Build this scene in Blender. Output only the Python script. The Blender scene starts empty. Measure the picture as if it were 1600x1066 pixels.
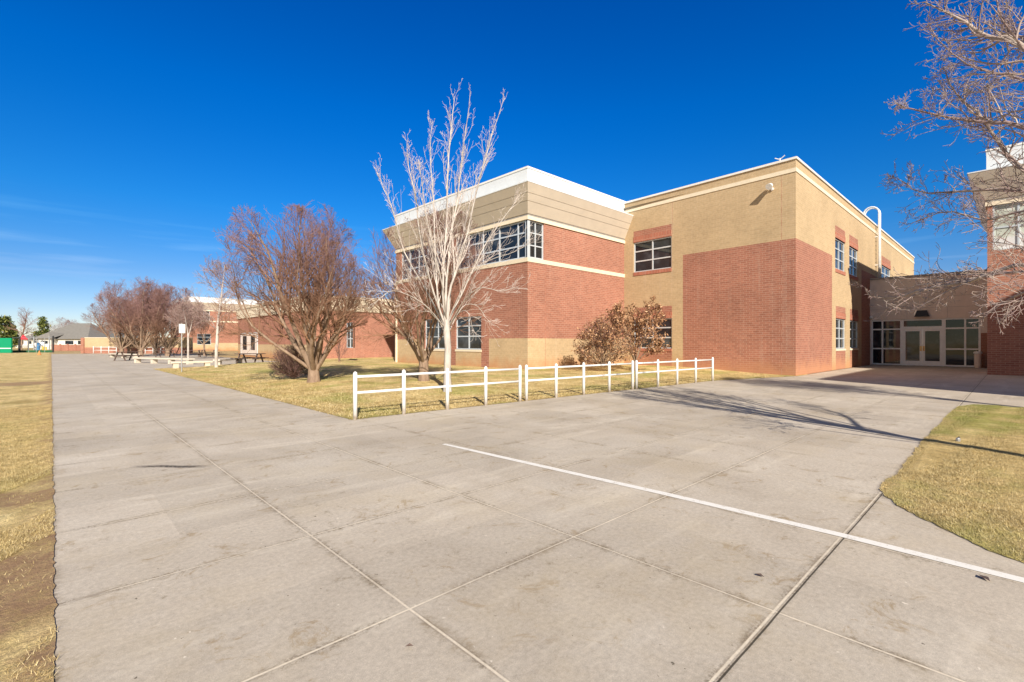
import bpy, math, random
import numpy as np
from mathutils import Vector
R = math.radians
S = bpy.context.scene
COL = S.collection

# ------------------------------------------------------------------ camera
F, CX, YH, H = 752.0, 800.0, 536.0, 1.5        # focal length (px of a 1600 px wide picture), horizon row, eye height
YAW = R(43.75)
cam = bpy.data.cameras.new('camera'); camo = bpy.data.objects.new('camera', cam); COL.objects.link(camo)
cam.sensor_width = 36; cam.lens = F/1600*36; cam.shift_y = 3/1600; cam.clip_end = 3000; cam.clip_start = .05
camo.location = (0, 0, H); camo.rotation_euler = (R(90), 0, -YAW)
S.camera = camo
# ------------------------------------------------------------------ sky and sun
SUN_EL = R(30.5); SUN_H = (-.482, -.876)       # horizontal direction towards the sun
SUN_ROT = math.atan2(SUN_H[0], SUN_H[1])
W = bpy.data.worlds.new('World'); S.world = W; W.use_nodes = True
nt = W.node_tree; nt.nodes.clear()
sky = nt.nodes.new('ShaderNodeTexSky'); sky.sky_type = 'NISHITA'; sky.sun_disc = False
sky.sun_elevation = SUN_EL; sky.sun_rotation = SUN_ROT % (2*math.pi); sky.altitude = 1700
sky.air_density = 1.0; sky.dust_density = .25; sky.ozone_density = 2.2
hs = nt.nodes.new('ShaderNodeHueSaturation'); hs.inputs['Saturation'].default_value = 1.38; hs.inputs['Value'].default_value = 1.0
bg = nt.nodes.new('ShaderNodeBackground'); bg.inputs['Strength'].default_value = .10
wo = nt.nodes.new('ShaderNodeOutputWorld')
# thin streaks of cirrus low in the sky
tc = nt.nodes.new('ShaderNodeTexCoord')
mp = nt.nodes.new('ShaderNodeMapping'); mp.inputs['Scale'].default_value = (2.2, 2.2, 34)
nz = nt.nodes.new('ShaderNodeTexNoise'); nz.inputs['Scale'].default_value = 1.6; nz.inputs['Detail'].default_value = 5
rm = nt.nodes.new('ShaderNodeMapRange'); rm.inputs[1].default_value = .56; rm.inputs[2].default_value = .82; rm.inputs[4].default_value = .26
sx = nt.nodes.new('ShaderNodeSeparateXYZ')
el = nt.nodes.new('ShaderNodeValToRGB')
el.color_ramp.elements[0].position = .06; el.color_ramp.elements[0].color = (0,0,0,1)
el.color_ramp.elements[1].position = .24; el.color_ramp.elements[1].color = (0,0,0,1)
e = el.color_ramp.elements.new(.13); e.color = (1,1,1,1)
mu = nt.nodes.new('ShaderNodeMath'); mu.operation = 'MULTIPLY'
mc = nt.nodes.new('ShaderNodeMixRGB'); mc.inputs[2].default_value = (9, 10, 10.5, 1)
L = nt.links.new
L(tc.outputs['Generated'], mp.inputs['Vector']); L(mp.outputs[0], nz.inputs['Vector']); L(nz.outputs['Fac'], rm.inputs[0])
L(tc.outputs['Generated'], sx.inputs[0]); L(sx.outputs['Z'], el.inputs[0]); L(rm.outputs[0], mu.inputs[0]); L(el.outputs[0], mu.inputs[1])
L(sky.outputs[0], hs.inputs['Color']); L(hs.outputs[0], mc.inputs[1]); L(mu.outputs[0], mc.inputs[0])
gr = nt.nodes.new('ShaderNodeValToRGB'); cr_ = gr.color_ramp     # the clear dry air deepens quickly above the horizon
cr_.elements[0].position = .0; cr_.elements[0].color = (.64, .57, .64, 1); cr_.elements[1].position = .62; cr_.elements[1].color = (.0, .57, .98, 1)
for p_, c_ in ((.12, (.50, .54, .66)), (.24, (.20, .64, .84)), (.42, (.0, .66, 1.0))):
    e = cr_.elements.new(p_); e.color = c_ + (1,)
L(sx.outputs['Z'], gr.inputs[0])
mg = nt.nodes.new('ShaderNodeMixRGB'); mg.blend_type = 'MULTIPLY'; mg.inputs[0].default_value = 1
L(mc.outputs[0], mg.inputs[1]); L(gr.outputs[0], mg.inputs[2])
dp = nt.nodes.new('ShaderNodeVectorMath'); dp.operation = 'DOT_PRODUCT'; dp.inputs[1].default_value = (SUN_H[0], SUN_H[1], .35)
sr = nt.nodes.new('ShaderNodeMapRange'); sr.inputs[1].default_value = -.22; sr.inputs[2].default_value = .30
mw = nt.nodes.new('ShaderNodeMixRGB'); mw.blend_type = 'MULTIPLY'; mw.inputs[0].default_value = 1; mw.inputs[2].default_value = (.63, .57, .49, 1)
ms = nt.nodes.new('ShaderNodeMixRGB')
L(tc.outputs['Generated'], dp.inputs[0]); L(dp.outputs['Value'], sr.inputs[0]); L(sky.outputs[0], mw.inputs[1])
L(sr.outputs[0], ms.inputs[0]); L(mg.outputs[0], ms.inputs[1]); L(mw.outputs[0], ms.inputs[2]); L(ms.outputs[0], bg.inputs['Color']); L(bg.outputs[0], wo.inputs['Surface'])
sl = bpy.data.lights.new('sun', 'SUN'); sl.energy = 4.35; sl.angle = R(.5); sl.color = (1, .905, .775)
so = bpy.data.objects.new('sun', sl); COL.objects.link(so)
so.rotation_euler = Vector((SUN_H[0]*math.cos(SUN_EL), SUN_H[1]*math.cos(SUN_EL), math.sin(SUN_EL))).to_track_quat('Z', 'Y').to_euler()
S.view_settings.view_transform = 'Standard'; S.view_settings.look = 'None'
S.view_settings.exposure = .72; S.view_settings.gamma = 1
S.cycles.max_bounces = 6; S.cycles.diffuse_bounces = 3

# ------------------------------------------------------------------ survey helpers: where a spot of the photograph stands on the ground
cY, sY = math.cos(YAW), math.sin(YAW)
def ld(lat, d): return (cY*lat + sY*d, -sY*lat + cY*d)
def gp(x, y, z=0.0):
    d = F*(H - z)/(y - YH); return ld((x - CX)/F*d, d)
def dep(p): return sY*p[0] + cY*p[1]
def on_x(x, X):                     # Y of the plane X = const in picture column x
    r = (x - CX)/F; d = X/(cY*r + sY); return d*(-sY*r + cY)
def on_y(x, Y):
    r = (x - CX)/F; d = Y/(-sY*r + cY); return d*(cY*r + sY)
def zat(p, y): return H + (YH - y)/F*dep(p)
def at_d(x, d): return ld((x - CX)/F*d, d)

# ------------------------------------------------------------------ object helpers
def tag(o, label=None, cat=None, group=None, kind=None):
    if label: o['label'] = label
    if cat: o['category'] = cat
    if group: o['group'] = group
    if kind: o['kind'] = kind
    return o
def empty(name, loc, label, cat, group=None, rz=0):
    o = bpy.data.objects.new(name, None); COL.objects.link(o); o.location = loc; o.rotation_euler = (0, 0, rz)
    o.empty_display_size = .2
    return tag(o, label, cat, group)
class MB:
    def __init__(s): s.v = []; s.f = []; s.m = []
    def quad(s, a, b, c, d, m=0):
        i = len(s.v); s.v += [tuple(a), tuple(b), tuple(c), tuple(d)]; s.f.append((i, i+1, i+2, i+3)); s.m.append(m)
    def poly(s, pts, m=0):
        i = len(s.v); s.v += [tuple(p) for p in pts]; s.f.append(tuple(range(i, i+len(pts)))); s.m.append(m)
    def hexa(s, c, m=0):            # c: 4 bottom corners (ccw from above) then 4 top corners
        i = len(s.v); s.v += [tuple(p) for p in c]
        for q in ((3,2,1,0), (4,5,6,7), (0,1,5,4), (1,2,6,5), (2,3,7,6), (3,0,4,7)):
            s.f.append(tuple(i+k for k in q)); s.m.append(m)
    def box(s, x0, y0, z0, x1, y1, z1, m=0):
        s.hexa([(x0,y0,z0),(x1,y0,z0),(x1,y1,z0),(x0,y1,z0),(x0,y0,z1),(x1,y0,z1),(x1,y1,z1),(x0,y1,z1)], m)
    def lbox(s, o, a, n, u0, u1, z0, z1, w0, w1, m=0):   # box in a wall's own frame: u along, w outwards
        def P(u, w, z): return (o[0]+a[0]*u+n[0]*w, o[1]+a[1]*u+n[1]*w, z)
        c = [P(u0,w0,z0),P(u1,w0,z0),P(u1,w1,z0),P(u0,w1,z0),P(u0,w0,z1),P(u1,w0,z1),P(u1,w1,z1),P(u0,w1,z1)]
        if a[0]*n[1]-a[1]*n[0] < 0: c = [c[k] for k in (3,2,1,0,7,6,5,4)]
        s.hexa(c, m)
    def tube(s, pts, r, k=8, m=0, cap=True):
        pts = [Vector(p) for p in pts]; rs = r if isinstance(r, (list, tuple)) else [r]*len(pts)
        i0 = len(s.v); ref = None
        for j, p in enumerate(pts):
            t = (pts[min(j+1, len(pts)-1)] - pts[max(j-1, 0)]).normalized()
            if ref is None: ref = Vector((0,0,1)) if abs(t.z) < .9 else Vector((1,0,0))
            u = (ref - t*ref.dot(t)).normalized(); ref = u; w = t.cross(u)
            for q in range(k):
                an = 2*math.pi*q/k; s.v.append(tuple(p + (u*math.cos(an) + w*math.sin(an))*rs[j]))
        for j in range(len(pts)-1):
            for q in range(k):
                a = i0+j*k+q; b = i0+j*k+(q+1) % k; s.f.append((a, b, b+k, a+k)); s.m.append(m)
        if cap:
            s.f.append(tuple(i0+q for q in range(k))[::-1]); s.m.append(m)
            s.f.append(tuple(i0+(len(pts)-1)*k+q for q in range(k))); s.m.append(m)
    def build(s, name, mats, parent=None, smooth=False, bevel=0, uv=True):
        me = bpy.data.meshes.new(name); me.from_pydata(s.v, [], s.f)
        for mm in (mats if isinstance(mats, (list, tuple)) else [mats]): me.materials.append(mm)
        me.polygons.foreach_set('material_index', s.m)
        if smooth: me.polygons.foreach_set('use_smooth', [True]*len(s.f))
        me.update()
        if uv:
            ul = me.uv_layers.new(name='uv'); data = np.zeros((len(me.loops), 2), 'f')
            for p in me.polygons:
                n = p.normal; fl = abs(n.z) > .7; l = math.hypot(n.x, n.y) or 1
                for li in p.loop_indices:
                    c = me.vertices[me.loops[li].vertex_index].co
                    data[li] = (c.x, c.y) if fl else ((-n.y*c.x + n.x*c.y)/l, c.z)
            ul.data.foreach_set('uv', data.ravel())
        o = bpy.data.objects.new(name, me); COL.objects.link(o)
        if parent: o.parent = parent; o.matrix_parent_inverse.identity(); o.location = -Vector(gl(parent)) if not s_local(parent) else (0,0,0)
        if bevel:
            b = o.modifiers.new('bevel', 'BEVEL'); b.width = bevel; b.segments = 2; b.limit_method = 'ANGLE'
        return o
def s_local(p):  return bool(p.get('_local')) if p else False
def gl(p):
    v = Vector(p.location)
    while p.parent: p = p.parent; v = v + Vector(p.location)
    return v
def copy_tree(o, parent=None):
    c = o.copy(); COL.objects.link(c)
    if parent: c.parent = parent
    for ch in [x for x in bpy.data.objects if x.parent == o]: copy_tree(ch, c)
    return c

# ------------------------------------------------------------------ materials
def new_mat(name):
    m = bpy.data.materials.new(name); m.use_nodes = True; t = m.node_tree; t.nodes.clear()
    out = t.nodes.new('ShaderNodeOutputMaterial'); b = t.nodes.new('ShaderNodeBsdfPrincipled')
    t.links.new(b.outputs[0], out.inputs[0]); return m, t, b
class N:
    """small node builder"""
    def __init__(s, t): s.t = t
    def link(s, a, b): s.t.links.new(a, b)
    def put(s, sock, v):
        if hasattr(v, 'is_output'): s.link(v, sock)
        else: sock.default_value = v
    def pos(s): return s.t.nodes.new('ShaderNodeNewGeometry').outputs['Position']
    def obj(s): return s.t.nodes.new('ShaderNodeTexCoord').outputs['Object']
    def uv(s): return s.t.nodes.new('ShaderNodeTexCoord').outputs['UV']
    def island(s): return s.t.nodes.new('ShaderNodeNewGeometry').outputs['Random Per Island']
    def mapping(s, v, sc=(1,1,1), loc=(0,0,0), rot=(0,0,0)):
        n = s.t.nodes.new('ShaderNodeMapping'); s.link(v, n.inputs[0]); n.inputs['Scale'].default_value = sc
        n.inputs['Location'].default_value = loc; n.inputs['Rotation'].default_value = rot; return n.outputs[0]
    def noise(s, v, scale, detail=4, rough=.55, dist=0):
        n = s.t.nodes.new('ShaderNodeTexNoise'); s.link(v, n.inputs['Vector']); n.inputs['Scale'].default_value = scale
        n.inputs['Detail'].default_value = detail; n.inputs['Roughness'].default_value = rough; n.inputs['Distortion'].default_value = dist
        return n.outputs['Fac']
    def voro(s, v, scale, feature='F1'):
        n = s.t.nodes.new('ShaderNodeTexVoronoi'); n.feature = feature; s.link(v, n.inputs['Vector']); n.inputs['Scale'].default_value = scale
        return n.outputs[0]
    def ramp(s, v, stops):
        n = s.t.nodes.new('ShaderNodeValToRGB'); s.link(v, n.inputs[0]); r = n.color_ramp
        while len(r.elements) < len(stops): r.elements.new(.5)
        for e, (p, c) in zip(r.elements, stops):
            e.position = p; e.color = (c, c, c, 1) if isinstance(c, (int, float)) else tuple(c) + (1,)
        return n.outputs[0]
    def rng(s, v, a, b, c=0., d=1.):
        n = s.t.nodes.new('ShaderNodeMapRange'); s.link(v, n.inputs[0])
        for i, k in enumerate((a, b, c, d)): n.inputs[i+1].default_value = k
        return n.outputs[0]
    def math(s, op, a, b=0.):
        n = s.t.nodes.new('ShaderNodeMath'); n.operation = op; s.put(n.inputs[0], a); s.put(n.inputs[1], b); return n.outputs[0]
    def mix(s, f, a, b, mode='MIX'):
        n = s.t.nodes.new('ShaderNodeMixRGB'); n.blend_type = mode; s.put(n.inputs[0], f)
        for i, v in ((1, a), (2, b)):
            if isinstance(v, (tuple, list)): n.inputs[i].default_value = tuple(v)[:3] + (1,)
            elif isinstance(v, (int, float)): n.inputs[i].default_value = (v, v, v, 1)
            else: s.link(v, n.inputs[i])
        return n.outputs[0]
    def sep(s, v):
        n = s.t.nodes.new('ShaderNodeSeparateXYZ'); s.link(v, n.inputs[0]); return n.outputs
    def bump(s, b, h, strength=.3, dist=.01):
        n = s.t.nodes.new('ShaderNodeBump'); s.link(h, n.inputs['Height']); n.inputs['Strength'].default_value = strength
        n.inputs['Distance'].default_value = dist; s.link(n.outputs[0], b.inputs['Normal'])
def simple(name, c, rough=.6, metal=0, var=.12, scale=6, spec=.4):
    m, t, b = new_mat(name); n = N(t)
    nz = n.noise(n.obj(), scale, 5)
    k = n.rng(nz, .3, .7, 1-var, 1+var)
    n.link(n.mix(1., tuple(c), k, 'MULTIPLY'), b.inputs['Base Color'])
    b.inputs['Roughness'].default_value = rough; b.inputs['Metallic'].default_value = metal; b.inputs['Specular IOR Level'].default_value = spec
    return m
def brick(name, c1, c2, mortar, base_stain=None, bw=.30, bh=.10):
    m, t, b = new_mat(name); n = N(t)
    br = t.nodes.new('ShaderNodeTexBrick'); n.link(n.uv(), br.inputs['Vector'])
    br.inputs['Color1'].default_value = c1+(1,); br.inputs['Color2'].default_value = c2+(1,); br.inputs['Mortar'].default_value = mortar+(1,)
    br.inputs['Scale'].default_value = 1; br.inputs['Mortar Size'].default_value = .009; br.inputs['Mortar Smooth'].default_value = .2
    br.inputs['Bias'].default_value = -.2; br.inputs['Brick Width'].default_value = bw; br.inputs['Row Height'].default_value = bh
    p = n.pos()
    k = n.rng(n.noise(p, .35, 5, .6), .3, .7, .88, 1.1)
    k2 = n.rng(n.noise(p, 9, 3), .3, .7, .92, 1.08)
    c = n.mix(1., br.outputs['Color'], n.math('MULTIPLY', k, k2), 'MULTIPLY')
    st = n.noise(n.mapping(p, (3.5, 3.5, .25)), 1, 4)       # faint run-down streaks
    c = n.mix(n.rng(st, .58, .8, 0, .16), c, (.62, .52, .43))
    if base_stain:
        z = n.sep(p)[2]; w = n.noise(n.mapping(p, (1.2, 1.2, .8)), 1.6, 5)
        hgt = n.math('SUBTRACT', n.math('MULTIPLY', w, 1.1), n.math('MULTIPLY', z, 1.0))
        c = n.mix(n.rng(hgt, -.28, .35, 0, .75), c, base_stain)
    n.link(c, b.inputs['Base Color']); b.inputs['Roughness'].default_value = .88; b.inputs['Specular IOR Level'].default_value = .2
    n.bump(b, n.math('SUBTRACT', 1., br.outputs['Fac']), .35, .006)
    return m
M = {}
M['red'] = brick('red_brick', (.385, .168, .115), (.29, .122, .085), (.46, .285, .215))
M['red_base'] = brick('red_brick_splashed', (.385, .168, .115), (.29, .122, .085), (.46, .285, .215), (.50, .25, .14))
M['tan'] = brick('tan_brick', (.515, .38, .228), (.465, .34, .20), (.545, .425, .275), (.50, .25, .12))
M['soldier'] = brick('soldier_brick', (.43, .155, .10), (.33, .11, .075), (.50, .33, .25), None, .10, .30)
M['cream'] = simple('cream_precast', (.78, .68, .52), .8, var=.06)
M['panel'] = simple('tan_metal_panel', (.60, .53, .44), .55, var=.05, scale=2)
M['fascia'] = simple('white_metal_fascia', (.68, .715, .745), .45, var=.04, scale=2)
M['cap'] = simple('white_roof_cap', (.82, .80, .76), .45, var=.04)
M['seam'] = simple('grey_flashing', (.30, .28, .26), .5)
M['alu'] = simple('window_aluminium', (.62, .67, .72), .35, .25, var=.05)
M['door'] = simple('white_door_aluminium', (.88, .88, .88), .35, .0, var=.05)
M['stucco'] = simple('grey_beige_stucco', (.76, .65, .58), .85, var=.07, scale=3)
M['brass'] = simple('brass_plate', (.62, .40, .16), .35, .8)
M['white'] = simple('white_gloss_paint', (.84, .84, .83), .35, var=.05, scale=14)
def grimy_white():
    m, t, b = new_mat('white_fence_paint'); n = N(t); p = n.pos(); z = n.sep(p)[2]
    w = n.noise(p, 14, 6, .75)
    c = n.mix(n.rng(w, .52, .75, 0, .35), (.82, .82, .81), (.60, .57, .52))
    c = n.mix(n.math('MULTIPLY', n.rng(z, .02, .22, 1, 0), n.rng(w, .35, .6, .25, .9)), c, (.42, .31, .20))
    n.link(c, b.inputs['Base Color']); b.inputs['Roughness'].default_value = .42; return m
M['fence'] = grimy_white()
M['roofing'] = simple('roof_membrane', (.35, .33, .31), .9)
M['black'] = simple('black_metal', (.03, .03, .032), .5)
M['galv'] = simple('galvanised_steel', (.45, .46, .47), .4, .6)
def glass_mat(name, tint):
    m, t, b = new_mat(name); n = N(t)
    v = n.noise(n.pos(), .9, 3)
    n.link(n.ramp(v, [(.30, tuple(x*.4 for x in tint)), (.52, tint), (.58, tuple(min(.7, x*1.5+.015) for x in tint)), (.7, tuple(min(.7, x*2.2+.03) for x in tint))]), b.inputs['Base Color'])  # noise patches paint light grey reflections into the pane colour
    b.inputs['Roughness'].default_value = .02; b.inputs['IOR'].default_value = 1.52; b.inputs['Specular IOR Level'].default_value = .5
    n.bump(b, n.noise(n.pos(), .7, 2), .05, .05)
    return m
M['glass'] = glass_mat('window_glass', (.020, .026, .034))
M['glass_pale'] = glass_mat('window_glass_painted_reflection', (.58, .62, .54))  # pale base colour stands in for a whitish reflection
def concrete():
    m, t, b = new_mat('concrete_paving'); n = N(t); p = n.pos(); X, Y, Z = n.sep(p)
    wob = n.math('MULTIPLY', n.math('SUBTRACT', n.noise(p, 1.3, 4), .5), .012)
    def lines(c, off, sp):         # distance to the nearest saw joint of one family
        a = n.math('ADD', n.math('SUBTRACT', c, off), wob)
        a = n.math('ADD', n.math('DIVIDE', a, sp), 100.5)
        fr = n.math('FRACT', a); return n.math('MULTIPLY', n.math('ABSOLUTE', n.math('SUBTRACT', fr, .5)), sp), n.math('FLOOR', a)
    dx, ix = lines(X, 0.0, 1.46); dy, iy = lines(Y, .93, 1.43)
    dm = n.math('MINIMUM', dx, dy)
    cell = t.nodes.new('ShaderNodeTexWhiteNoise'); cmb = t.nodes.new('ShaderNodeCombineXYZ')
    n.link(ix, cmb.inputs[0]); n.link(iy, cmb.inputs[1]); n.link(cmb.outputs[0], cell.inputs['Vector'])
    c = n.ramp(n.noise(p, .55, 6, .6, .6), [(.28, (.44, .382, .31)), (.5, (.525, .463, .382)), (.72, (.60, .54, .455))])
    c = n.mix(1., c, n.rng(cell.outputs['Value'], 0, 1, .92, 1.06), 'MULTIPLY')
    c = n.mix(1., c, n.rng(n.noise(p, 30, 6, .8), .25, .75, .72, 1.24), 'MULTIPLY')
    c = n.mix(1., c, n.rng(n.noise(p, 170, 3, .8), .25, .75, .74, 1.22), 'MULTIPLY')
    sweep = n.noise(n.mapping(p, (.35, 2.2, 1), rot=(0, 0, .3)), 1.1, 6, .65)
    c = n.mix(n.rng(sweep, .55, .8, 0, .6), c, (.78, .71, .59))
    c = n.mix(n.rng(n.noise(p, 1.7, 7, .72, .4), .55, .74, 0, .3), c, (.36, .29, .21))     # mottled brown stains
    rust = n.math('MULTIPLY', n.rng(n.noise(p, 3.2, 9, .78, .8), .55, .63), n.rng(n.noise(n.mapping(p, (1,1,1), (4.4, 2.2, 0)), 1.1, 3), .44, .56))
    c = n.mix(n.math('MULTIPLY', rust, .6), c, n.mix(n.noise(p, 21, 5, .8), (.12, .075, .03), (.46, .33, .17)))
    yel = n.rng(n.noise(n.mapping(p, (1,1,1), (9.1, 5.2, 0)), .8, 6, .7), .48, .64, 0, .2)
    c = n.mix(yel, c, (.50, .40, .24))
    speck = n.rng(n.noise(p, 24, 2, .5), .735, .765, 0, .8)
    c = n.mix(speck, c, (.07, .055, .035))
    chip = n.rng(n.noise(n.mapping(p, (1,1,1), (2.1, 7.7, 0)), 19, 2, .5), .735, .765, 0, .7)
    c = n.mix(chip, c, (.80, .73, .62))
    spot = n.math('MULTIPLY', n.rng(n.noise(p, 7, 6, .75), .57, .70), n.rng(n.noise(p, .8, 3), .46, .6))
    c = n.mix(n.math('MULTIPLY', spot, .7), c, (.17, .13, .07))
    jn = n.noise(p, 2.2, 5, .7); jf = n.noise(p, 26, 4, .7)
    pres = n.math('MULTIPLY', n.rng(n.noise(p, .5, 2), .32, .55, .5, 1), n.rng(jf, .3, .6, .5, 1))
    halo = n.math('MULTIPLY', n.rng(dm, .014, .075, 1, 0), n.rng(n.math('MULTIPLY', jn, n.math('ADD', jf, .5)), .50, .70, 0, .6))
    c = n.mix(halo, c, (.20, .145, .075))
    crumb = n.math('MULTIPLY', n.rng(dm, .012, .05, 1, 0), n.rng(n.noise(p, 33, 6, .8), .48, .56))
    crumb = n.math('MULTIPLY', crumb, n.rng(n.noise(p, 1.6, 4, .7), .40, .54))
    c = n.mix(n.math('MULTIPLY', crumb, .6), c, (.085, .06, .03))
    dark = n.math('MULTIPLY', n.rng(n.math('SUBTRACT', dm, .013), 0, .006, 1, 0), .4)
    c = n.mix(n.math('MULTIPLY', dark, n.rng(jn, .35, .6)), c, (.20, .16, .12))
    lite = n.math('MULTIPLY', n.rng(dm, .0045, .009, 1, 0), n.rng(X, .2, .3))
    c = n.mix(n.math('MULTIPLY', lite, n.math('MULTIPLY', pres, .95)), c, (.78, .69, .55))
    hard = n.math('ABSOLUTE', n.math('ADD', n.math('SUBTRACT', Y, .905), n.math('MULTIPLY', wob, .4)))   # the open expansion joint
    hard2 = n.math('ABSOLUTE', n.math('ADD', n.math('SUBTRACT', Y, .908), wob))
    c = n.mix(n.math('MULTIPLY', n.rng(hard2, .0035, .0065, 1, 0), .9), c, (.035, .028, .02))
    # a narrow dark streak on the path
    px, py = gp(268, 729); sx_ = n.math('SUBTRACT', X, px); sy_ = n.math('SUBTRACT', Y, py)
    al = n.math('ADD', n.math('MULTIPLY', sx_, cY), n.math('MULTIPLY', sy_, -sY)); ac = n.math('ADD', n.math('MULTIPLY', sx_, sY), n.math('MULTIPLY', sy_, cY))
    ac = n.math('ADD', ac, n.math('MULTIPLY', n.math('SUBTRACT', n.noise(p, 3, 3), .5), .10))
    sm = n.math('MULTIPLY', n.rng(n.math('ABSOLUTE', al), .25, .52, 1, 0), n.rng(n.math('ABSOLUTE', ac), .025, .075, 1, 0))
    c = n.mix(n.math('MULTIPLY', sm, n.rng(jf, .3, .55, .25, .95)), c, (.05, .042, .035))
    n.link(c, b.inputs['Base Color']); b.inputs['Roughness'].default_value = .9; b.inputs['Specular IOR Level'].default_value = .25
    hh = n.math('ADD', n.math('MULTIPLY', n.rng(dm, .004, .010, 0, 1), .12), n.math('MULTIPLY', n.noise(p, 90, 4, .7), .35))
    n.bump(b, hh, .35, .008)
    return m
M['concrete'] = concrete()
def turf(name, green=.25):
    m, t, b = new_mat(name); n = N(t); p = n.pos()
    c = n.ramp(n.noise(p, 1.1, 7, .7), [(.26, (.26, .18, .075)), (.42, (.44, .325, .14)), (.58, (.60, .465, .225)), (.76, (.73, .59, .33))])
    c = n.mix(n.rng(n.noise(n.mapping(p, (1,1,1), (7, 3, 0)), .45, 5, .6), .49, .63, 0, green), c, (.25, .28, .06))
    c = n.mix(1., c, n.rng(n.noise(p, 45, 5, .85), .3, .7, .55, 1.6), 'MULTIPLY')
    c = n.mix(1., c, n.rng(n.noise(p, 130, 3, .8), .3, .7, .65, 1.45), 'MULTIPLY')
    c = n.mix(1., c, n.rng(n.noise(p, 9, 6, .8), .3, .7, .72, 1.35), 'MULTIPLY')
    X, Y, Z = n.sep(p)
    if name == 'field_turf':       # worn bare soil beside the path
        yy = n.math('ADD', Y, n.math('MULTIPLY', n.math('SUBTRACT', n.noise(p, .9, 4, .65), .5), 2.6))
        band = 0.
        for y0, y1 in ((3.5, 4.9), (6.0, 7.3), (14.2, 16.0), (24.5, 27)):
            m_ = (y0+y1)/2; hw = (y1-y0)/2
            bd = n.rng(n.math('ABSOLUTE', n.math('SUBTRACT', yy, m_)), hw*.55, hw*1.15, 1, 0)
            band = n.math('MAXIMUM', band, bd)
        band = n.math('MAXIMUM', band, n.math('MULTIPLY', n.rng(X, -.30, -.06, 0, 1), n.rng(n.noise(p, 2.4, 5, .75), .40, .56)))
        near = n.math('MULTIPLY', n.rng(X, -2.4, -1.1, 0, 1), n.rng(n.noise(p, 9, 5, .75), .3, .55, .35, 1))
        c = n.mix(n.math('MULTIPLY', n.math('MULTIPLY', band, near), .9), c, n.mix(n.noise(p, 14, 5, .7), (.24, .14, .085), (.40, .26, .165)))
    n.link(c, b.inputs['Base Color']); b.inputs['Roughness'].default_value = 1; b.inputs['Specular IOR Level'].default_value = .1
    n.bump(b, n.noise(p, 40, 5, .8), .8, .03)
    return m
M['field'] = turf('field_turf', .12); M['lawn'] = turf('lawn_turf', .6)
def blades(name, green, soil=False):
    m, t, b = new_mat(name); n = N(t); p = n.pos(); isl = n.island()
    c = n.ramp(isl, [(0, (.28, .19, .08)), (.35, (.50, .38, .17)), (.7, (.68, .54, .275)), (1, (.80, .67, .40))])
    g = n.rng(n.noise(n.mapping(p, (1,1,1), (7, 3, 0)), .45, 5, .6), .49, .63, .04, green)
    c = n.mix(n.math('MULTIPLY', g, n.rng(isl, 0, 1, 1.1, .6)), c, (.27, .30, .07))
    c = n.mix(1., c, n.rng(n.noise(p, 5, 6, .75), .3, .7, .66, 1.3), 'MULTIPLY')
    n.link(c, b.inputs['Base Color']); b.inputs['Roughness'].default_value = .8; b.inputs['Specular IOR Level'].default_value = .15
    return m
M['blade'] = blades('dry_grass_blade', .30); M['blade_green'] = blades('greening_grass_blade', .85)
def bark(name, a, bb, scale=7, tip=None, ztip=None):
    m, t, b = new_mat(name); n = N(t); p = n.obj()
    c = n.ramp(n.noise(n.mapping(p, (1, 1, .35)), scale, 6, .7), [(.3, a), (.7, bb)])
    if tip and ztip: c = n.mix(n.math('MULTIPLY', n.rng(n.island(), 0, 1, .35, 1), n.rng(n.sep(p)[2], ztip[0], ztip[1], 0, .9)), c, tip)
    elif tip: c = n.mix(n.rng(n.island(), 0, 1, .0, .85), c, tip)
    n.link(c, b.inputs['Base Color']); b.inputs['Roughness'].default_value = .85; b.inputs['Specular IOR Level'].default_value = .2
    n.bump(b, n.noise(n.mapping(p, (1, 1, .3)), scale*5, 4), .4, .01)
    return m
M['bark_brown'] = bark('brown_bark', (.17, .11, .075), (.38, .28, .205))
M['twig_red'] = bark('reddish_twigs', (.19, .105, .062), (.33, .19, .115), 2, (.32, .19, .20), (2.0, 5.6))
M['bark_white'] = bark('white_bark', (.33, .29, .26), (.66, .61, .56), 6)
M['twig_white'] = bark('pale_twigs', (.66, .60, .55), (.84, .79, .72), 2, (.70, .58, .53))
M['bark_grey'] = bark('grey_bark', (.25, .20, .17), (.46, .40, .35))
M['twig_grey'] = bark('grey_pink_twigs', (.30, .22, .19), (.46, .36, .31), 2, (.40, .27, .26))
M['twig_dark'] = bark('dark_twigs', (.14, .085, .065), (.23, .14, .115), 2, (.24, .14, .13))
M['twig_near'] = bark('pale_mottled_branches', (.19, .14, .12), (.60, .52, .45), 4, (.27, .18, .185))  # bark colour mottled at random from dark to pale
def leafmat(name, stops):
    m, t, b = new_mat(name); n = N(t)
    n.link(n.ramp(n.island(), stops), b.inputs['Base Color']); b.inputs['Roughness'].default_value = .7
    b.inputs['Specular IOR Level'].default_value = .2
    return m
M['dry_leaf'] = leafmat('dry_brown_leaf', [(0, (.17, .08, .04)), (.45, (.34, .175, .09)), (.8, (.48, .28, .155)), (1, (.58, .39, .24))])
M['needle'] = leafmat('evergreen_leaf', [(0, (.035, .06, .018)), (.6, (.10, .13, .03)), (1, (.26, .25, .07))])
M['pale_concrete'] = simple('pale_bench_concrete', (.60, .54, .45), .9, var=.12, scale=5)
M['dark_wood'] = simple('weathered_dark_wood', (.13, .09, .075), .8, var=.25, scale=9)
M['shingle'] = simple('grey_roof_shingle', (.20, .19, .175), .9, var=.12, scale=2.5)
M['siding'] = simple('pale_house_siding', (.66, .64, .60), .8, var=.06)
M['green'] = simple('green_painted_board', (.0, .27, .13), .6, var=.05)
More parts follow.
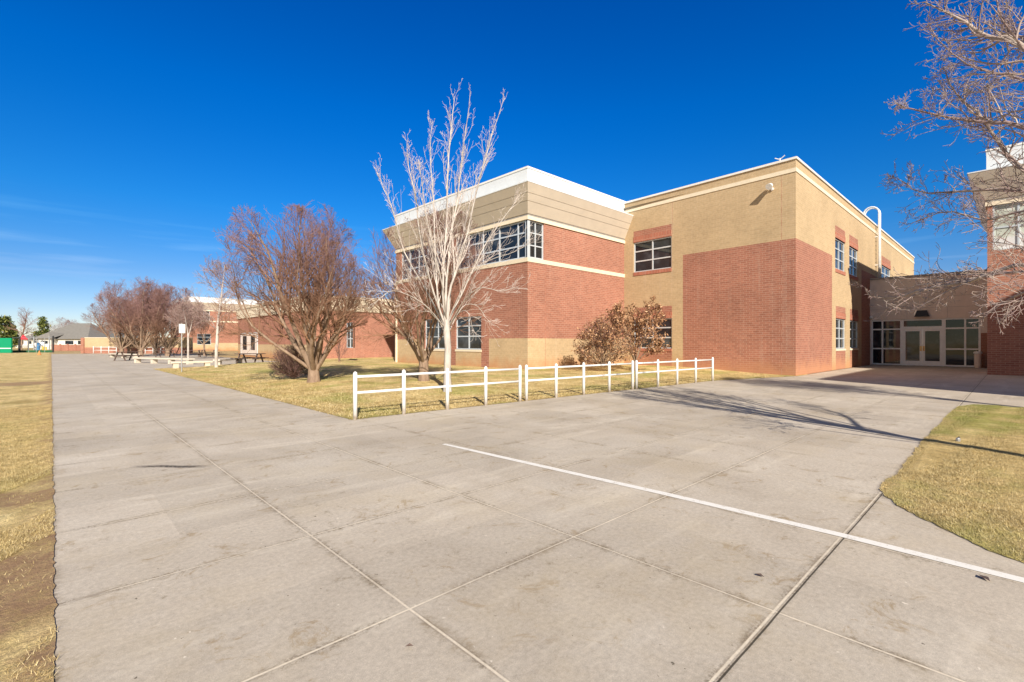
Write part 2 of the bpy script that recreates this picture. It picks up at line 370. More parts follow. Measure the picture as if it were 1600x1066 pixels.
M['red_paint'] = simple('red_canopy_plastic', (.62, .05, .055), .45)
M['orange'] = simple('orange_plastic', (.80, .25, .07), .5)
M['blue'] = simple('blue_plastic', (.10, .26, .45), .45)
M['yellow'] = simple('yellow_plastic', (.65, .48, .12), .5)
M['green_dark'] = simple('dark_green_windscreen', (.02, .10, .045), .8)
M['line'] = None
def line_mat():
    m, t, b = new_mat('worn_white_line_paint'); n = N(t); p = n.pos()
    w = n.math('ADD', n.math('MULTIPLY', n.noise(p, 11, 6, .75), .6), n.math('MULTIPLY', n.noise(p, 70, 3, .7), .4))
    c = n.mix(n.rng(w, .53, .66), (.82, .80, .75), (.50, .43, .35))
    n.link(c, b.inputs['Base Color']); b.inputs['Roughness'].default_value = .8; return m
M['line'] = line_mat()

# ------------------------------------------------------------------ ground
def struct(o): return tag(o, kind='structure')
g = MB(); g.quad((-900, -900, -.03), (900, -900, -.03), (900, 900, -.03), (-900, 900, -.03))
struct(g.build('ground', M['field']))
def yb(X):                                           # front edge of the courtyard lawn (the fence line), bending in to the corner of the school
    if X < 18.96: return 8.98 + (8.30 - 8.98)*(X - 4.25)/14.7
    k = min(1, (X - 18.96)/5.44); return 8.30 + (6.80 - 8.30)*k
def sst(a, b, x): x = min(1, max(0, (x-a)/(b-a))); return x*x*(3-2*x)
def lawn_z(X, Y):
    dd = min(max(X - 4.25, 0)*1.2, max(Y - yb(X), 0)*1.0)
    return .012 + .21*sst(.0, 6.5, dd) if dd > 0 else 0.
xs = [4.25 + i*(18.96-4.25)/20 for i in range(21)] + [18.96 + i*5.44/8 for i in range(1, 9)]
pv = MB()
pv.quad((0, -14, 0), (4.25, -14, 0), (4.25, 90, 0), (0, 90, 0))
for a, b_ in zip(xs, xs[1:]): pv.quad((a, -14, 0), (b_, -14, 0), (b_, yb(b_), 0), (a, yb(a), 0))
pv.quad((24.4, -14, 0), (44, -14, 0), (44, 6.8, 0), (24.4, 6.8, 0))
pv.quad((4.25, 34.5, 0), (13.2, 36.8, 0), (13.2, 90, 0), (4.25, 90, 0))
struct(pv.build('pavement', M['concrete']))
def gpl(x, y):                                       # spot on the courtyard lawn
    z = .1
    for _ in range(8): P = gp(x, y, z); z = lawn_z(*P)
    return (P[0], P[1], z)
lw = MB(); rows = 26
xl = [4.25 + i*(26.-4.25)/44 for i in range(45)]
def yend(X): return 34.5 + (X-4.25)*.257 if X < 13.2 else 41
rnd = random.Random(5)
P_ = [[None]*(rows+1) for _ in xl]
for i, X in enumerate(xl):
    for j in range(rows+1):
        Y = yb(X) + (yend(X) - yb(X))*(j/rows)**1.6
        jx = 0 if 0 < i else -.02
        P_[i][j] = (X + jx, Y - (.02 if j == 0 else 0), lawn_z(X, Y) if 0 < j < rows and i > 0 else .006)
for i in range(len(xl)-1):
    for j in range(rows): lw.quad(P_[i][j], P_[i+1][j], P_[i+1][j+1], P_[i][j+1])
struct(lw.build('lawn', M['lawn'], smooth=True))
# lawn island on the right
edge = [gp(*q) for q in ((1640, 900), (1600, 884), (1545, 861), (1500, 840), (1452, 818), (1410, 797), (1388, 781), (1378, 766), (1383, 755), (1400, 745))]
edge += [(8.2, .95), (9.6, .97), (11.5, .96), (14, .95), (15.4, .93), (15.95, .7), (16.1, .3), (16.2, -4), (15.5, -8), (3.2, -8), (4.0, -1.0)]
ctr = (9.5, -2.5)
li = MB()
def rp(p, k, z): return (ctr[0] + (p[0]-ctr[0])*k, ctr[1] + (p[1]-ctr[1])*k, z)
edge0 = edge; edge = []; re_ = np.random.default_rng(8); cu_ = 0.
for a, b_ in zip(edge0, edge0[1:] + edge0[:1]):
    l = math.hypot(b_[0]-a[0], b_[1]-a[1]); k = max(1, int(l/.05)) if a[0] < 10 and a[1] > -1 else max(1, int(l/.25))
    for i in range(k):
        t = i/k; x, y = a[0]+(b_[0]-a[0])*t, a[1]+(b_[1]-a[1])*t; cu_ = .8*cu_ + re_.normal(0, .008)
        nx, ny = (x-ctr[0]), (y-ctr[1]); nl = math.hypot(nx, ny); o_ = cu_ + re_.normal(0, .006); edge.append((x+nx/nl*o_, y+ny/nl*o_))
for a, b_ in zip(edge, edge[1:] + edge[:1]):
    a, b_ = b_, a
    for k0, k1, z0, z1 in ((1.0, .965, .005, .022), (.965, .7, .022, .034), (.7, 0.02, .034, .04)):
        li.quad(rp(a, k0, z0), rp(a, k1, z1), rp(b_, k1, z1), rp(b_, k0, z0))
struct(li.build('lawn_island', M['lawn'], smooth=True))
def ragged(path, side, name, mat, seed, amp=.035, back=.22, z=.006, zb=.004):
    # a strip of trodden soil and thatch whose border wanders over the concrete; side = unit vector towards the concrete
    r = np.random.default_rng(seed); mb = MB(); P = []; cur = 0.
    for (x0, y0), (x1, y1) in zip(path, path[1:]):
        l = math.hypot(x1-x0, y1-y0); st = max(.035, .012*math.hypot(x0, y0)); k = max(1, int(l/st))
        for i in range(k):
            t = i/k; P.append((x0+(x1-x0)*t, y0+(y1-y0)*t))
    P.append(path[-1]); pr = None
    for x, y in P:
        cur = .86*cur + r.normal(0, amp*.30); o_ = abs(cur + r.normal(0, amp*.10)) + .006
        q = ((x - side[0]*back, y - side[1]*back, zb), (x + side[0]*o_, y + side[1]*o_, z))
        if pr: mb.quad(pr[0], q[0], q[1], pr[1]) if (q[0][0]-pr[0][0])*(pr[1][1]-pr[0][1])-(q[0][1]-pr[0][1])*(pr[1][0]-pr[0][0]) > 0 else mb.quad(pr[0], pr[1], q[1], q[0])
        pr = q
    return struct(mb.build(name, mat))
ragged([(0, 1.0), (0, 8), (0, 20), (0, 60)], (1, 0), 'soil_edge', M['field'], 1, .018, .3, .006, -.032)
ragged([(4.25, yb(4.25)+.05), (4.25, 20), (4.25, 34)], (-1, 0), 'soil_edge', M['lawn'], 2, .03, .1, .009)
ragged([(x, yb(x)) for x in xs], (0, -1), 'soil_edge', M['lawn'], 3, .03, .06, .010)
# painted court line
pl = MB(); pts = [(4.20, 5.85), (4.27, 4.6), (4.35, 3.2), (4.40, 2.4), (4.45, .95), (4.43, -.05), (4.42, -2.5)]
for (x0, y0), (x1, y1) in zip(pts, pts[1:]):
    w0 = .036 if y0 > 5 else .048; pl.quad((x0-w0, y0, .004), (x1-.048, y1, .004), (x1+.048, y1, .004), (x0+w0, y0, .004))
struct(pl.build('painted_line', M['line']))

# ------------------------------------------------------------------ grass blades (uncountable)
def blade_mesh(name, xy, z, hmin, hmax, wid, mat, seed, label):
    r = np.random.default_rng(seed); n = len(xy)
    an = r.uniform(0, 2*np.pi, n); le = r.uniform(hmin, hmax, n); tilt = r.uniform(.75, 1.5, n)
    dirx, diry = np.cos(an), np.sin(an)
    w = wid*r.uniform(.6, 1.3, n)
    base = np.stack([xy[:,0], xy[:,1], z], 1)
    side = np.stack([-diry, dirx, np.zeros(n)], 1)*w[:,None]
    out = np.stack([dirx*np.sin(tilt), diry*np.sin(tilt), np.cos(tilt)], 1)*le[:,None]
    tip = base + out + np.array([0, 0, .004])
    V = np.stack([base-side, base+side, tip], 1).reshape(-1, 3)
    me = bpy.data.meshes.new(name); me.vertices.add(n*3); me.vertices.foreach_set('co', V.astype('f').ravel())
    me.loops.add(n*3); me.loops.foreach_set('vertex_index', np.arange(n*3, dtype='i'))
    me.polygons.add(n); me.polygons.foreach_set('loop_start', (np.arange(n)*3).astype('i')); me.polygons.foreach_set('loop_total', np.full(n, 3, 'i'))
    me.materials.append(mat); me.update(calc_edges=True); me.validate()
    o = bpy.data.objects.new(name, me); COL.objects.link(o); return tag(o, label, 'grass', kind='stuff')
def in_poly(P, poly):
    x, y = P[:,0], P[:,1]; ins = np.zeros(len(P), bool); j = len(poly)-1
    for i in range(len(poly)):
        xi, yi = poly[i]; xj, yj = poly[j]
        c = ((yi > y) != (yj > y)) & (x < (xj-xi)*(y-yi)/(yj-yi+1e-12)+xi); ins ^= c; j = i
    return ins
rg = np.random.default_rng(3)
def clump(n, fx, fy, fn, k=6):                         # tufts: k blades round each seed
    a = np.stack([fx(n), fy(n)], 1); a = np.repeat(a, k, 0) + rg.normal(0, .022, (n*k, 2)); return a
# left field, denser near the camera
a = clump(150000, lambda n: -rg.uniform(0, 1, n)**1.3*2.6 + .0, lambda n: 1.2 + rg.uniform(0, 1, n)**1.5*15, None)
nzv = np.sin(a[:,1]*1.9+1.2)*.5 + np.sin(a[:,1]*4.3+a[:,0]*2)*.3 + np.sin(a[:,0]*5+a[:,1]*.7)*.3
for y0_, y1_, pk in ((3.5, 4.9, .02), (6.0, 7.3, .03)):
    kb = (a[:,1] > y0_ + .35*np.sin(a[:,0]*5)) & (a[:,1] < y1_ + .35*np.sin(a[:,0]*4+1)); a = a[~kb | (rg.uniform(0, 1, len(a)) < pk)]
nzv = np.sin(a[:,1]*1.9+1.2)*.5 + np.sin(a[:,1]*4.3+a[:,0]*2)*.3 + np.sin(a[:,0]*5+a[:,1]*.7)*.3
keep = ((nzv < .55) | (rg.uniform(0, 1, len(a)) < .25)) & (a[:,0] < .045)
a = a[keep]; a = a[(a[:,0] < -.18 + .12*np.sin(a[:,1]*3.1)) | (rg.uniform(0, 1, len(a)) < .4)]; a = a[a[:,0] < .02 + .03*np.sin(a[:,1]*9)*np.sin(a[:,1]*23+1)]; blade_mesh('grass', a, np.interp(a[:,0], [-.3, 0.02], [-.03, .006]), .012, .034, .0016, M['blade'], 1, 'thin dry blond grass blades along the worn left edge of the path')
# right island
b1 = clump(150000, lambda n: rg.uniform(4.2, 16.3, n), lambda n: 1.0 - rg.uniform(0, 1, n)**1.2*5, None)
b2 = clump(80000, lambda n: rg.uniform(7, 16.3, n), lambda n: 1.0 - rg.uniform(0, 1, n)*4.5, None, 5)
b1 = np.concatenate([b1, b2]); b1 = b1[in_poly(b1, edge)]
blade_mesh('grass', b1, np.array(.004 + .022*np.minimum(1, np.min([np.abs((q1[1]-q0[1])*(b1[:,0]-q0[0]) - (q1[0]-q0[0])*(b1[:,1]-q0[1]))/(math.hypot(q1[0]-q0[0], q1[1]-q0[1])+1e-9) for q0, q1 in zip(edge0[:14], edge0[1:15])], axis=0)/.25)), .014, .038, .0017, M['blade_green'], 2, 'yellow and green grass blades on the rounded lawn at the right')
# courtyard edge by the fence and the path
c1x = rg.uniform(4.25, 24, 9000); c1 = np.stack([c1x, np.array([yb(x) for x in c1x]) + rg.exponential(1.3, 9000) - .02], 1)
c2y = rg.uniform(8.9, 34, 9000); c2 = np.stack([4.24 + rg.exponential(1.2, 9000), c2y], 1)
c1 = np.concatenate([c1, c2]); c1 = np.repeat(c1, 5, 0) + rg.normal(0, .03, (len(c1)*5, 2))
c1 = c1[(c1[:,0] > 4.19)]; c1 = c1[np.array([p[1] > yb(p[0]) - .05 for p in c1])]
c1 = c1[~((c1[:,0] > 16.4) & (c1[:,1] > 16))]; c1 = c1[~(c1[:,0] > 24.3)]
blade_mesh('grass', c1, np.array([lawn_z(*p) for p in c1]), .03, .08, .0045, M['blade'], 4, 'dry straw coloured grass blades on the courtyard lawn behind the fence')

# ------------------------------------------------------------------ the school
school = empty('school_building', (16.6, 16.25, 0), 'two storey school of red and tan brick with flared cornices and glazed entrance', 'school')
MATS = [M['red'], M['tan'], M['cream'], M['soldier'], M['stucco'], M['red_base']]
RED, TAN, CREAM, SOLD, STUC, REDB = range(6)
def wall(name, p0, p1, z0, z1, base, zones=(), holes=(), reveal=.14, label=None):
    """a wall from p0 to p1 (outside on the right of the way) cut into cells; zones (u0,u1,z0,z1,material), holes are window openings"""
    Ln = math.hypot(p1[0]-p0[0], p1[1]-p0[1]); a = ((p1[0]-p0[0])/Ln, (p1[1]-p0[1])/Ln); n = (a[1], -a[0])
    us = {0, Ln}; zs = {z0, z1}
    for q in list(zones) + list(holes): us |= {min(max(q[0],0),Ln), min(max(q[1],0),Ln)}; zs |= {min(max(q[2],z0),z1), min(max(q[3],z0),z1)}
    us = sorted(us); zs = sorted(zs); mb = MB()
    def P(u, z, w=0): return (p0[0]+a[0]*u+n[0]*w, p0[1]+a[1]*u+n[1]*w, z)
    for u0, u1 in zip(us, us[1:]):
        if u1-u0 < 1e-4: continue
        for c0, c1 in zip(zs, zs[1:]):
            if c1-c0 < 1e-4: continue
            um, zm = (u0+u1)/2, (c0+c1)/2
            if any(h[0] < um < h[1] and h[2] < zm < h[3] for h in holes): continue
            m = base
            for q in zones:
                if q[0] < um < q[1] and q[2] < zm < q[3]: m = q[4]
            mb.quad(P(u0,c0), P(u1,c0), P(u1,c1), P(u0,c1), m)
    for h in holes:
        u0, u1, c0, c1 = h[:4]; d = -reveal; m = TAN if base == TAN else RED
        mb.quad(P(u0,c0), P(u0,c1), P(u0,c1,d), P(u0,c0,d), m); mb.quad(P(u1,c1), P(u1,c0), P(u1,c0,d), P(u1,c1,d), m)
        mb.quad(P(u0,c1), P(u1,c1), P(u1,c1,d), P(u0,c1,d), m); mb.quad(P(u1,c0), P(u0,c0), P(u0,c0,d), P(u1,c0,d), CREAM)
    o = mb.build(name, MATS, school)
    if label: o['label'] = label
    return p0, a, n
def window(fr, u0, u1, z0, z1, cols, rows, inset=.12, bar=.05, outer=.06, glass='glass', frame='alu', parent=None):
    o, a, n = fr; w0, w1 = -inset, -inset+.07; mb = MB()
    mb.lbox(o, a, n, u0, u0+outer, z0, z1, w0, w1); mb.lbox(o, a, n, u1-outer, u1, z0, z1, w0, w1)
    mb.lbox(o, a, n, u0+outer, u1-outer, z0, z0+outer, w0, w1); mb.lbox(o, a, n, u0+outer, u1-outer, z1-outer, z1, w0, w1)
    for c in cols: u = u0 + (u1-u0)*c; mb.lbox(o, a, n, u-bar/2, u+bar/2, z0+outer, z1-outer, w0, w1-.006)
    for r_ in rows: z = z0 + (z1-z0)*r_; mb.lbox(o, a, n, u0+outer, u1-outer, z-bar/2, z+bar/2, w0, w1-.012)
    f = mb.build('window', M[frame], parent or school)
    g = MB(); g.lbox(o, a, n, u0+.01, u1-.01, z0+.01, z1-.01, w0-.01, w0+.02)
    g.build('pane', M[glass], f)
    return f
def sill(fr, u0, u1, z, h=.2, mat='soldier', name='window_sill', out=.03):
    o, a, n = fr; mb = MB(); mb.lbox(o, a, n, u0, u1, z-h, z, -.1, out); return mb.build(name, M[mat], school)

# --- front block: corner A
AX, AY0, AY1 = 16.6, 16.25, 28.5
JX = 24.9
ztop, zfl, zpt, zpb, zc0, zwin1, zwin0, zb0, ztan = 10.02, 9.36, 9.0, 7.75, 7.64, 7.46, 5.63, 5.43, 1.73
fl_u = lambda x: AY1 - on_x(x, AX)                   # left face runs from the far end to the corner
Lf = AY1 - AY0
w_up = [(fl_u(627), fl_u(698), zwin0, zwin1), (fl_u(712), Lf-.001, zwin0, zwin1)]
w_lo = [(fl_u(664), fl_u(704), 1.14, 2.95), (fl_u(712), fl_u(752), 1.14, 2.95)]
zones = [(0, Lf, 0, ztan, TAN), (fl_u(655), fl_u(764), 0, ztan, RED), (fl_u(664), fl_u(704), 0, 1.0, TAN), (fl_u(712), fl_u(752), 0, 1.0, TAN)]
frL = wall('wall', (AX, AY1), (AX, AY0), 0, zc0, RED, zones, w_up + w_lo)
Lr = JX - AX; ru = lambda x: on_y(x, AY0) - AX
wr = (.001, ru(850), zwin0, zwin1)
frR = wall('wall', (AX, AY0), (JX, AY0), 0, zc0, RED, [(0, Lr, 0, ztan, TAN)], [wr])
wall('wall', (AX+8, AY1), (AX, AY1), 0, zc0, RED, [(0, 8, 0, ztan, TAN)])
cols = [(fl_u(x) - w_up[1][0])/(w_up[1][1]-w_up[1][0]) for x in (731, 753.5, 779, 808)]
window(frL, *w_up[1][:2], zwin0, zwin1, cols, [.345, .68], bar=.07, outer=.07)
window(frL, *w_up[0], [.2, .4, .6, .8], [.345, .68], bar=.07)
window(frL, *w_lo[0], [.5], [.4, .72]); window(frL, *w_lo[1], [.5], [.4, .72], bar=.07)
window(frR, .0, wr[1], zwin0, zwin1, [.52], [.345, .68], bar=.06, outer=.07)
cp = MB(); cp.box(AX+.0, AY0+.0, zwin0, AX+.17, AY0+.17, zwin1-.004); cp.build('corner_post', M['alu'], school)
for q in w_lo: sill(frL, q[0]-.03, q[1]+.03, q[2], .12, 'cream')
def ring(mb, rect, exp, prof, m=0, cap=True):
    """loft a profile of (offset, z) round a rectangle; exp says which sides (x-, y-, x+, y+) grow"""
    x0, y0, x1, y1 = rect; Rg = []
    for o_, z in prof: Rg.append([(x0-o_*exp[0], y0-o_*exp[1], z), (x1+o_*exp[2], y0-o_*exp[1], z), (x1+o_*exp[2], y1+o_*exp[3], z), (x0-o_*exp[0], y1+o_*exp[3], z)])
    for A, B in zip(Rg, Rg[1:]):
        for i in range(4): j = (i+1) % 4; mb.quad(A[i], A[j], B[j], B[i], m)
    if cap: mb.quad(*Rg[-1], m); mb.quad(*Rg[0][::-1], m)
def block_top(rect, exp, dz=0, z_top=None):
    zt = z_top or ztop + dz
    mb = MB(); ring(mb, rect, exp, [(.04, zwin1+dz), (.07, zwin1+dz), (.07, zc0+dz), (.04, zc0+dz)]); mb.build('cream_band', M['cream'], school)
    mb = MB(); ring(mb, rect, exp, [(.02, zc0+dz), (.02, zpb+dz)], cap=False); mb.build('shadow_gap', M['seam'], school)
    mb = MB(); h = zpt - zpb; cuts = (0, .40, .66, 1)      # three sloping courses with thin gaps between them
    for i, (k0, k1) in enumerate(zip(cuts, cuts[1:])):
        g0 = 0 if i == 0 else .018/h; o0, o1 = .05+.60*(k0+g0), .05+.60*k1
        ring(mb, rect, exp, [(o0-.12, zpb+dz+h*(k0+g0)), (o0, zpb+dz+h*(k0+g0)), (o1, zpb+dz+h*k1), (o1-.12, zpb+dz+h*k1)])
    mb.build('flared_cornice', M['panel'], school)
    mb = MB(); ring(mb, rect, exp, [(.48, zpt+dz), (.66, zpt+dz), (.66, zpt+dz+.05), (.05, zpt+dz+.11)]); mb.build('cornice_flashing', M['fascia'], school)
    mb = MB(); ring(mb, rect, exp, [(.03, zpt+dz+.10), (.03, zt-.09)], cap=False); mb.build('fascia', M['fascia'], school)
    mb = MB(); ring(mb, rect, exp, [(.0, zt-.09), (.06, zt-.09), (.06, zt), (-.2, zt), (-.2, zt-.35)]); mb.build('roof_cap', M['cap'], school)
block_top((AX, AY0, JX+.12, AY1), (1, 1, 0, 1))
mb = MB(); ring(mb, (AX, AY0, JX-.005, AY1), (1, 1, 0, 1), [(.0, zb0), (.035, zb0), (.05, zwin0), (-.12, zwin0+.015)]); mb.build('cream_band', M['cream'], school)
# --- wall B (tan with the big red panel) and wall C (to the entrance)
BX0, BY0 = 24.4, 6.87
zcap, zcb1, zcb0, zred = 9.95, 9.46, 9.28, 6.26
dB = (BX0-JX, BY0-AY0); LB = math.hypot(*dB); aB = (dB[0]/LB, dB[1]/LB)
def bu(x):                                           # distance along wall B in picture column x
    r = (x-CX)/F; vx, vy = cY*r+sY, -sY*r+cY
    det = vx*(-aB[1]) + aB[0]*vy                      # P = k*(vx,vy) = J + u*aB
    return (vx*AY0 - vy*JX)/(vy*aB[0] - vx*aB[1])
b_up = (bu(990), bu(1049.5), 5.65, 7.41); b_lo = (bu(990), bu(1050), 1.19, 2.88)
zonesB = [(bu(1067), LB, 0, zred, REDB), (b_up[0], b_up[1], 7.41, 8.07, RED), (b_lo[0], b_lo[1], 2.88, 3.56, RED), (b_lo[0], b_lo[1], 0, 1.19, REDB)]
frB = wall('wall', (JX, AY0), (BX0, BY0), 0, zcap-.1, TAN, zonesB, [b_up, b_lo])
window(frB, *b_up, [.5], [.36, .69], bar=.07); window(frB, *b_lo, [.5], [.36, .69], bar=.07)
sill(frB, b_up[0], b_up[1], b_up[2]); sill(frB, b_lo[0], b_lo[1], b_lo[2], .16)
for q, z in ((b_up, 7.41), (b_lo, 2.88)):
    mb = MB(); mb.lbox(*frB, q[0], q[1], z, z+.32, -.05, .022); mb.build('lintel', M['soldier'], school)
CX1 = 61.4; cu = lambda x: on_y(x, BY0) - BX0
LC = CX1 - BX0
cw = [(cu(1305), cu(1320.5), 5.63, 7.35), (cu(1327), cu(1340.5), 5.63, 7.35), (cu(1377.5), cu(1391.5), 5.63, 7.35), (cu(1306), cu(1321), 1.16, 2.88), (cu(1328), cu(1341), 1.16, 2.88)]
zonesC = [(0, cu(1300), 0, zred, REDB), (cu(1346), cu(1372), 0, zred, RED)]
for q in cw: zonesC.append((q[0], q[1], q[3], q[3]+.68, RED))
for q in cw[3:]: zonesC.append((q[0], q[1], 0, q[2], REDB))
frC = wall('wall', (BX0, BY0), (CX1, BY0), 0, zcap-.1, TAN, zonesC, cw)
for q in cw:
    window(frC, *q, [.5], [.345, .68], bar=.07, outer=.07); sill(frC, q[0], q[1], q[2], .2 if q[2] > 3 else .1, 'soldier' if q[2] > 3 else 'cream')
    mb = MB(); mb.lbox(*frC, q[0], q[1], q[3], q[3]+.32, -.05, .022); mb.build('lintel', M['soldier'], school)
wall('wall', (CX1, BY0), (CX1, BY0+12), 0, zcap-.1, TAN)
def corner_band(z0, z1, out, name, mat):
    # one mitred strip following wall B, the corner and wall C
    nB = frB[2]; nC = frC[2]
    def off(w): # corner offset point
        import mathutils
        p = Vector((BX0, BY0)); b = (Vector(nB)+Vector(nC)); k = 1/(1+Vector(nB).dot(Vector(nC))); return p + b*k*w
    mb = MB(); J0 = Vector((JX, AY0)); C1 = Vector((CX1, BY0)); Q = [(J0 + Vector(nB)*w, off(w), C1 + Vector(nC)*w) for w in (-.25, out)]
    for i in (0, 1):
        a0, b0, a1, b1_ = Q[0][i], Q[0][i+1], Q[1][i], Q[1][i+1]
        mb.hexa([(*a0, z0), (*a1, z0), (*b1_, z0), (*b0, z0), (*a0, z1), (*a1, z1), (*b1_, z1), (*b0, z1)])
    return mb.build(name, M[mat], school)
for fr_, u_, z0_, z1_ in ((frB, bu(1221), 0, zcb0-.01), (frB, bu(1050.5), 7.5, zcb0-.01), (frR, ru(852), 0, zb0-.02)):
    mb = MB(); mb.lbox(*fr_, u_, u_+.014, z0_, z1_, -.02, .003); mb.build('control_joint', M['soldier'], school)
corner_band(zcb0, zcb1, .03, 'cream_band', 'cream')
corner_band(zcap-.1, zcap, .06, 'roof_cap', 'cap')
mb = MB(); mb.poly([(BX0+.2, BY0+.2, zcap-.4), (CX1, BY0+.2, zcap-.4), (CX1, 40, zcap-.4), (JX+.2, 40, zcap-.4)]); mb.build('roof', M['roofing'], school)
# --- entrance
EX, EY0, EY1 = 40.6, .9, BY0
ez1, es1 = 5.8, 3.05
eu = lambda x: EY1 - on_x(x, EX)
Le = EY1 - EY0
s0, s1 = .06, eu(1532)
frE = wall('wall', (EX, EY1), (EX, EY0), 0, ez1, STUC, [(s1+.02, Le, 0, 2.1, RED)], [(s0, s1, 0, es1)], .2, 'shaded grey beige stucco wall over the entrance')
mb = MB()
for z in (3.75, 4.45): mb.lbox(*frE, .02, Le-.02, z, z+.012, -.02, .004)
for u in (Le*.33, Le*.66): mb.lbox(*frE, u, u+.012, es1+.05, 3.75, -.02, .004)
mb.build('control_joint', M['seam'], school)
mb = MB(); mb.box(EX-.06, EY0-1, ez1, EX+.3, EY1-.01, ez1+.12); mb.build('roof_cap', M['seam'], school)
mb = MB(); mb.poly([(EX+.3, EY0, ez1-.1), (EX+20, EY0, ez1-.1), (EX+20, EY1, ez1-.1), (EX+.3, EY1, ez1-.1)]); mb.build('roof', M['roofing'], school)
dl, dr = eu(1409), eu(1474.5)
zt_ = 2.42
# storefront to the left and to the right of the doors, transom over them
c_l = [(eu(1378.5)-s0)/(dl-s0)]; c_r = [(eu(1508)-dr)/(s1-dr)]
window(frE, s0, dl, .03, es1, c_l, [.36, .79], outer=.09, bar=.09, frame='door')
window(frE, dr, s1, .03, es1, c_r, [.36, .79], outer=.09, bar=.09, frame='door')
window(frE, dl+.003, dr-.003, zt_+.06, es1, [], [], outer=.09, frame='door')
dm_ = (dl+dr)/2
for u0, u1, hs_ in ((dl+.06, dm_-.005, 1), (dm_+.005, dr-.06, -1)):
    mb = MB(); w0, w1 = -.10, -.04; st = .13
    mb.lbox(*frE, u0, u0+st, .03, zt_, w0, w1); mb.lbox(*frE, u1-st, u1, .03, zt_, w0, w1)
    mb.lbox(*frE, u0+st, u1-st, .03, .34, w0, w1); mb.lbox(*frE, u0+st, u1-st, zt_-.16, zt_, w0, w1)
    d = mb.build('door', M['door'], school)
    g = MB(); g.lbox(*frE, u0+st-.01, u1-st+.01, .33, zt_-.15, -.09, -.06); g.build('pane', M['glass'], d)
    hh = MB(); ue = u1-st/2 if hs_ > 0 else u0+st/2
    hh.lbox(*frE, ue-.05, ue+.05, .98, 1.30, -.039, -.03)
    P = lambda u, w, z: (frE[0][0]+frE[1][0]*u+frE[2][0]*w, frE[0][1]+frE[1][1]*u+frE[2][1]*w, z)
    hh.tube([P(ue, -.03, 1.0), P(ue, .03, 1.02), P(ue, .03, 1.26), P(ue, -.03, 1.28)], .012, 6)
    hh.build('handle', M['brass'], d)
mb = MB(); mb.lbox(*frE, dl, dl+.06, .02, zt_+.06, -.12, -.03); mb.lbox(*frE, dr-.06, dr, .02, zt_+.06, -.12, -.03); mb.lbox(*frE, dl+.06, dr-.06, zt_, zt_+.06, -.12, -.03)
mb.build('door_frame', M['door'], school)
# --- right block D and the wing beyond it (its roof edge throws the shade over the entrance)
DX, DY1, DZ = 32.0, .9, .5
du = lambda x: DY1 - on_x(x, DX)
dwin = (du(1551), du(1551)+4.2, 5.85, zwin1+DZ)
frD = wall('wall', (DX, DY1), (DX, -9.85), 0, zc0+DZ, RED, [(0, 20, 0, .001, RED)], [dwin])
window(frD, *dwin, [.2, .4, .6, .8], [.5], glass='glass_pale', bar=.07)
wall('wall', (EX, DY1), (DX, DY1), 0, zc0+DZ, RED)
block_top((DX, -9.85, DX+14, DY1), (1, 0, 0, 1), DZ, ztop+.62)
EXX, EYY, EZ = 14.3, -9.85, 10.4
wall('wall', (DX, EYY), (EXX, EYY), 0, EZ-.1, TAN, [(3, DX-EXX-2, 0, zred, RED)])
wall('wall', (EXX, EYY), (EXX, -26), 0, EZ-.1, TAN, [(2, 14, 0, zred, RED)])
wall('wall', (EXX, -26), (60, -26), 0, EZ-.1, TAN)
mb = MB(); mb.box(EXX-.05, -26, EZ-.1, 60, EYY+.05, EZ); mb.build('roof', M['roofing'], school)
# --- recess and far wing
WX, WY0, WY1 = 15.3, 39.3, on_x(372, 15.3)
wz = 5.45
wu = lambda x: WY1 - on_x(x, WX)
Lw = WY1 - WY0
ww = [(wu(540.5), wu(551.5), 1.15, 2.95)]
frW = wall('wall', (WX, WY1), (WX, WY0), 0, wz, RED, [(0, Lw, 0, 1.35, TAN), (wu(552), Lw, 0, 3.4, TAN), (wu(540), wu(552), 0, 1.15, RED)], ww)
window(frW, *ww[0], [.5], [.36, .69], bar=.07)
fd0, fd1 = wu(377), wu(403)
for u0, u1 in ((fd0+.1, (fd0+fd1)/2-.02), ((fd0+fd1)/2+.02, fd1-.1)):
    mb = MB(); mb.lbox(*frW, u0, u1, .22, 2.45, -.03, .05); d = mb.build('door', M['stucco'], school)
    uu = u0+(u1-u0)*.25; g = MB(); g.lbox(*frW, uu, u1-(u1-u0)*.25, .75, 2.25, .045, .056); g.build('pane', M['glass'], d)
mb = MB(); mb.lbox(*frW, fd0, fd0+.1, .2, 2.6, -.03, .07); mb.lbox(*frW, fd1-.1, fd1, .2, 2.6, -.03, .07); mb.lbox(*frW, fd0+.1, fd1-.1, 2.45, 2.6, -.03, .07); mb.build('door_frame', M['alu'], school)
wall('wall', (WX, WY0), (27, WY0), 0, wz, RED)
wall('wall', (27, WY0), (27, AY1), 0, wz, RED)
mb = MB(); ring(mb, (WX, WY0, 27, WY1), (1, 1, 0, 1), [(.02, 4.2), (.10, 4.2), (.16, wz-.25), (.22, wz-.25), (.22, wz), (-.1, wz)]); mb.build('fascia', M['cream'], school)
mb = MB(); mb.box(26.9, AY1, 4.2, 40, WY0, wz+.1); mb.build('roof', M['cream'], school)
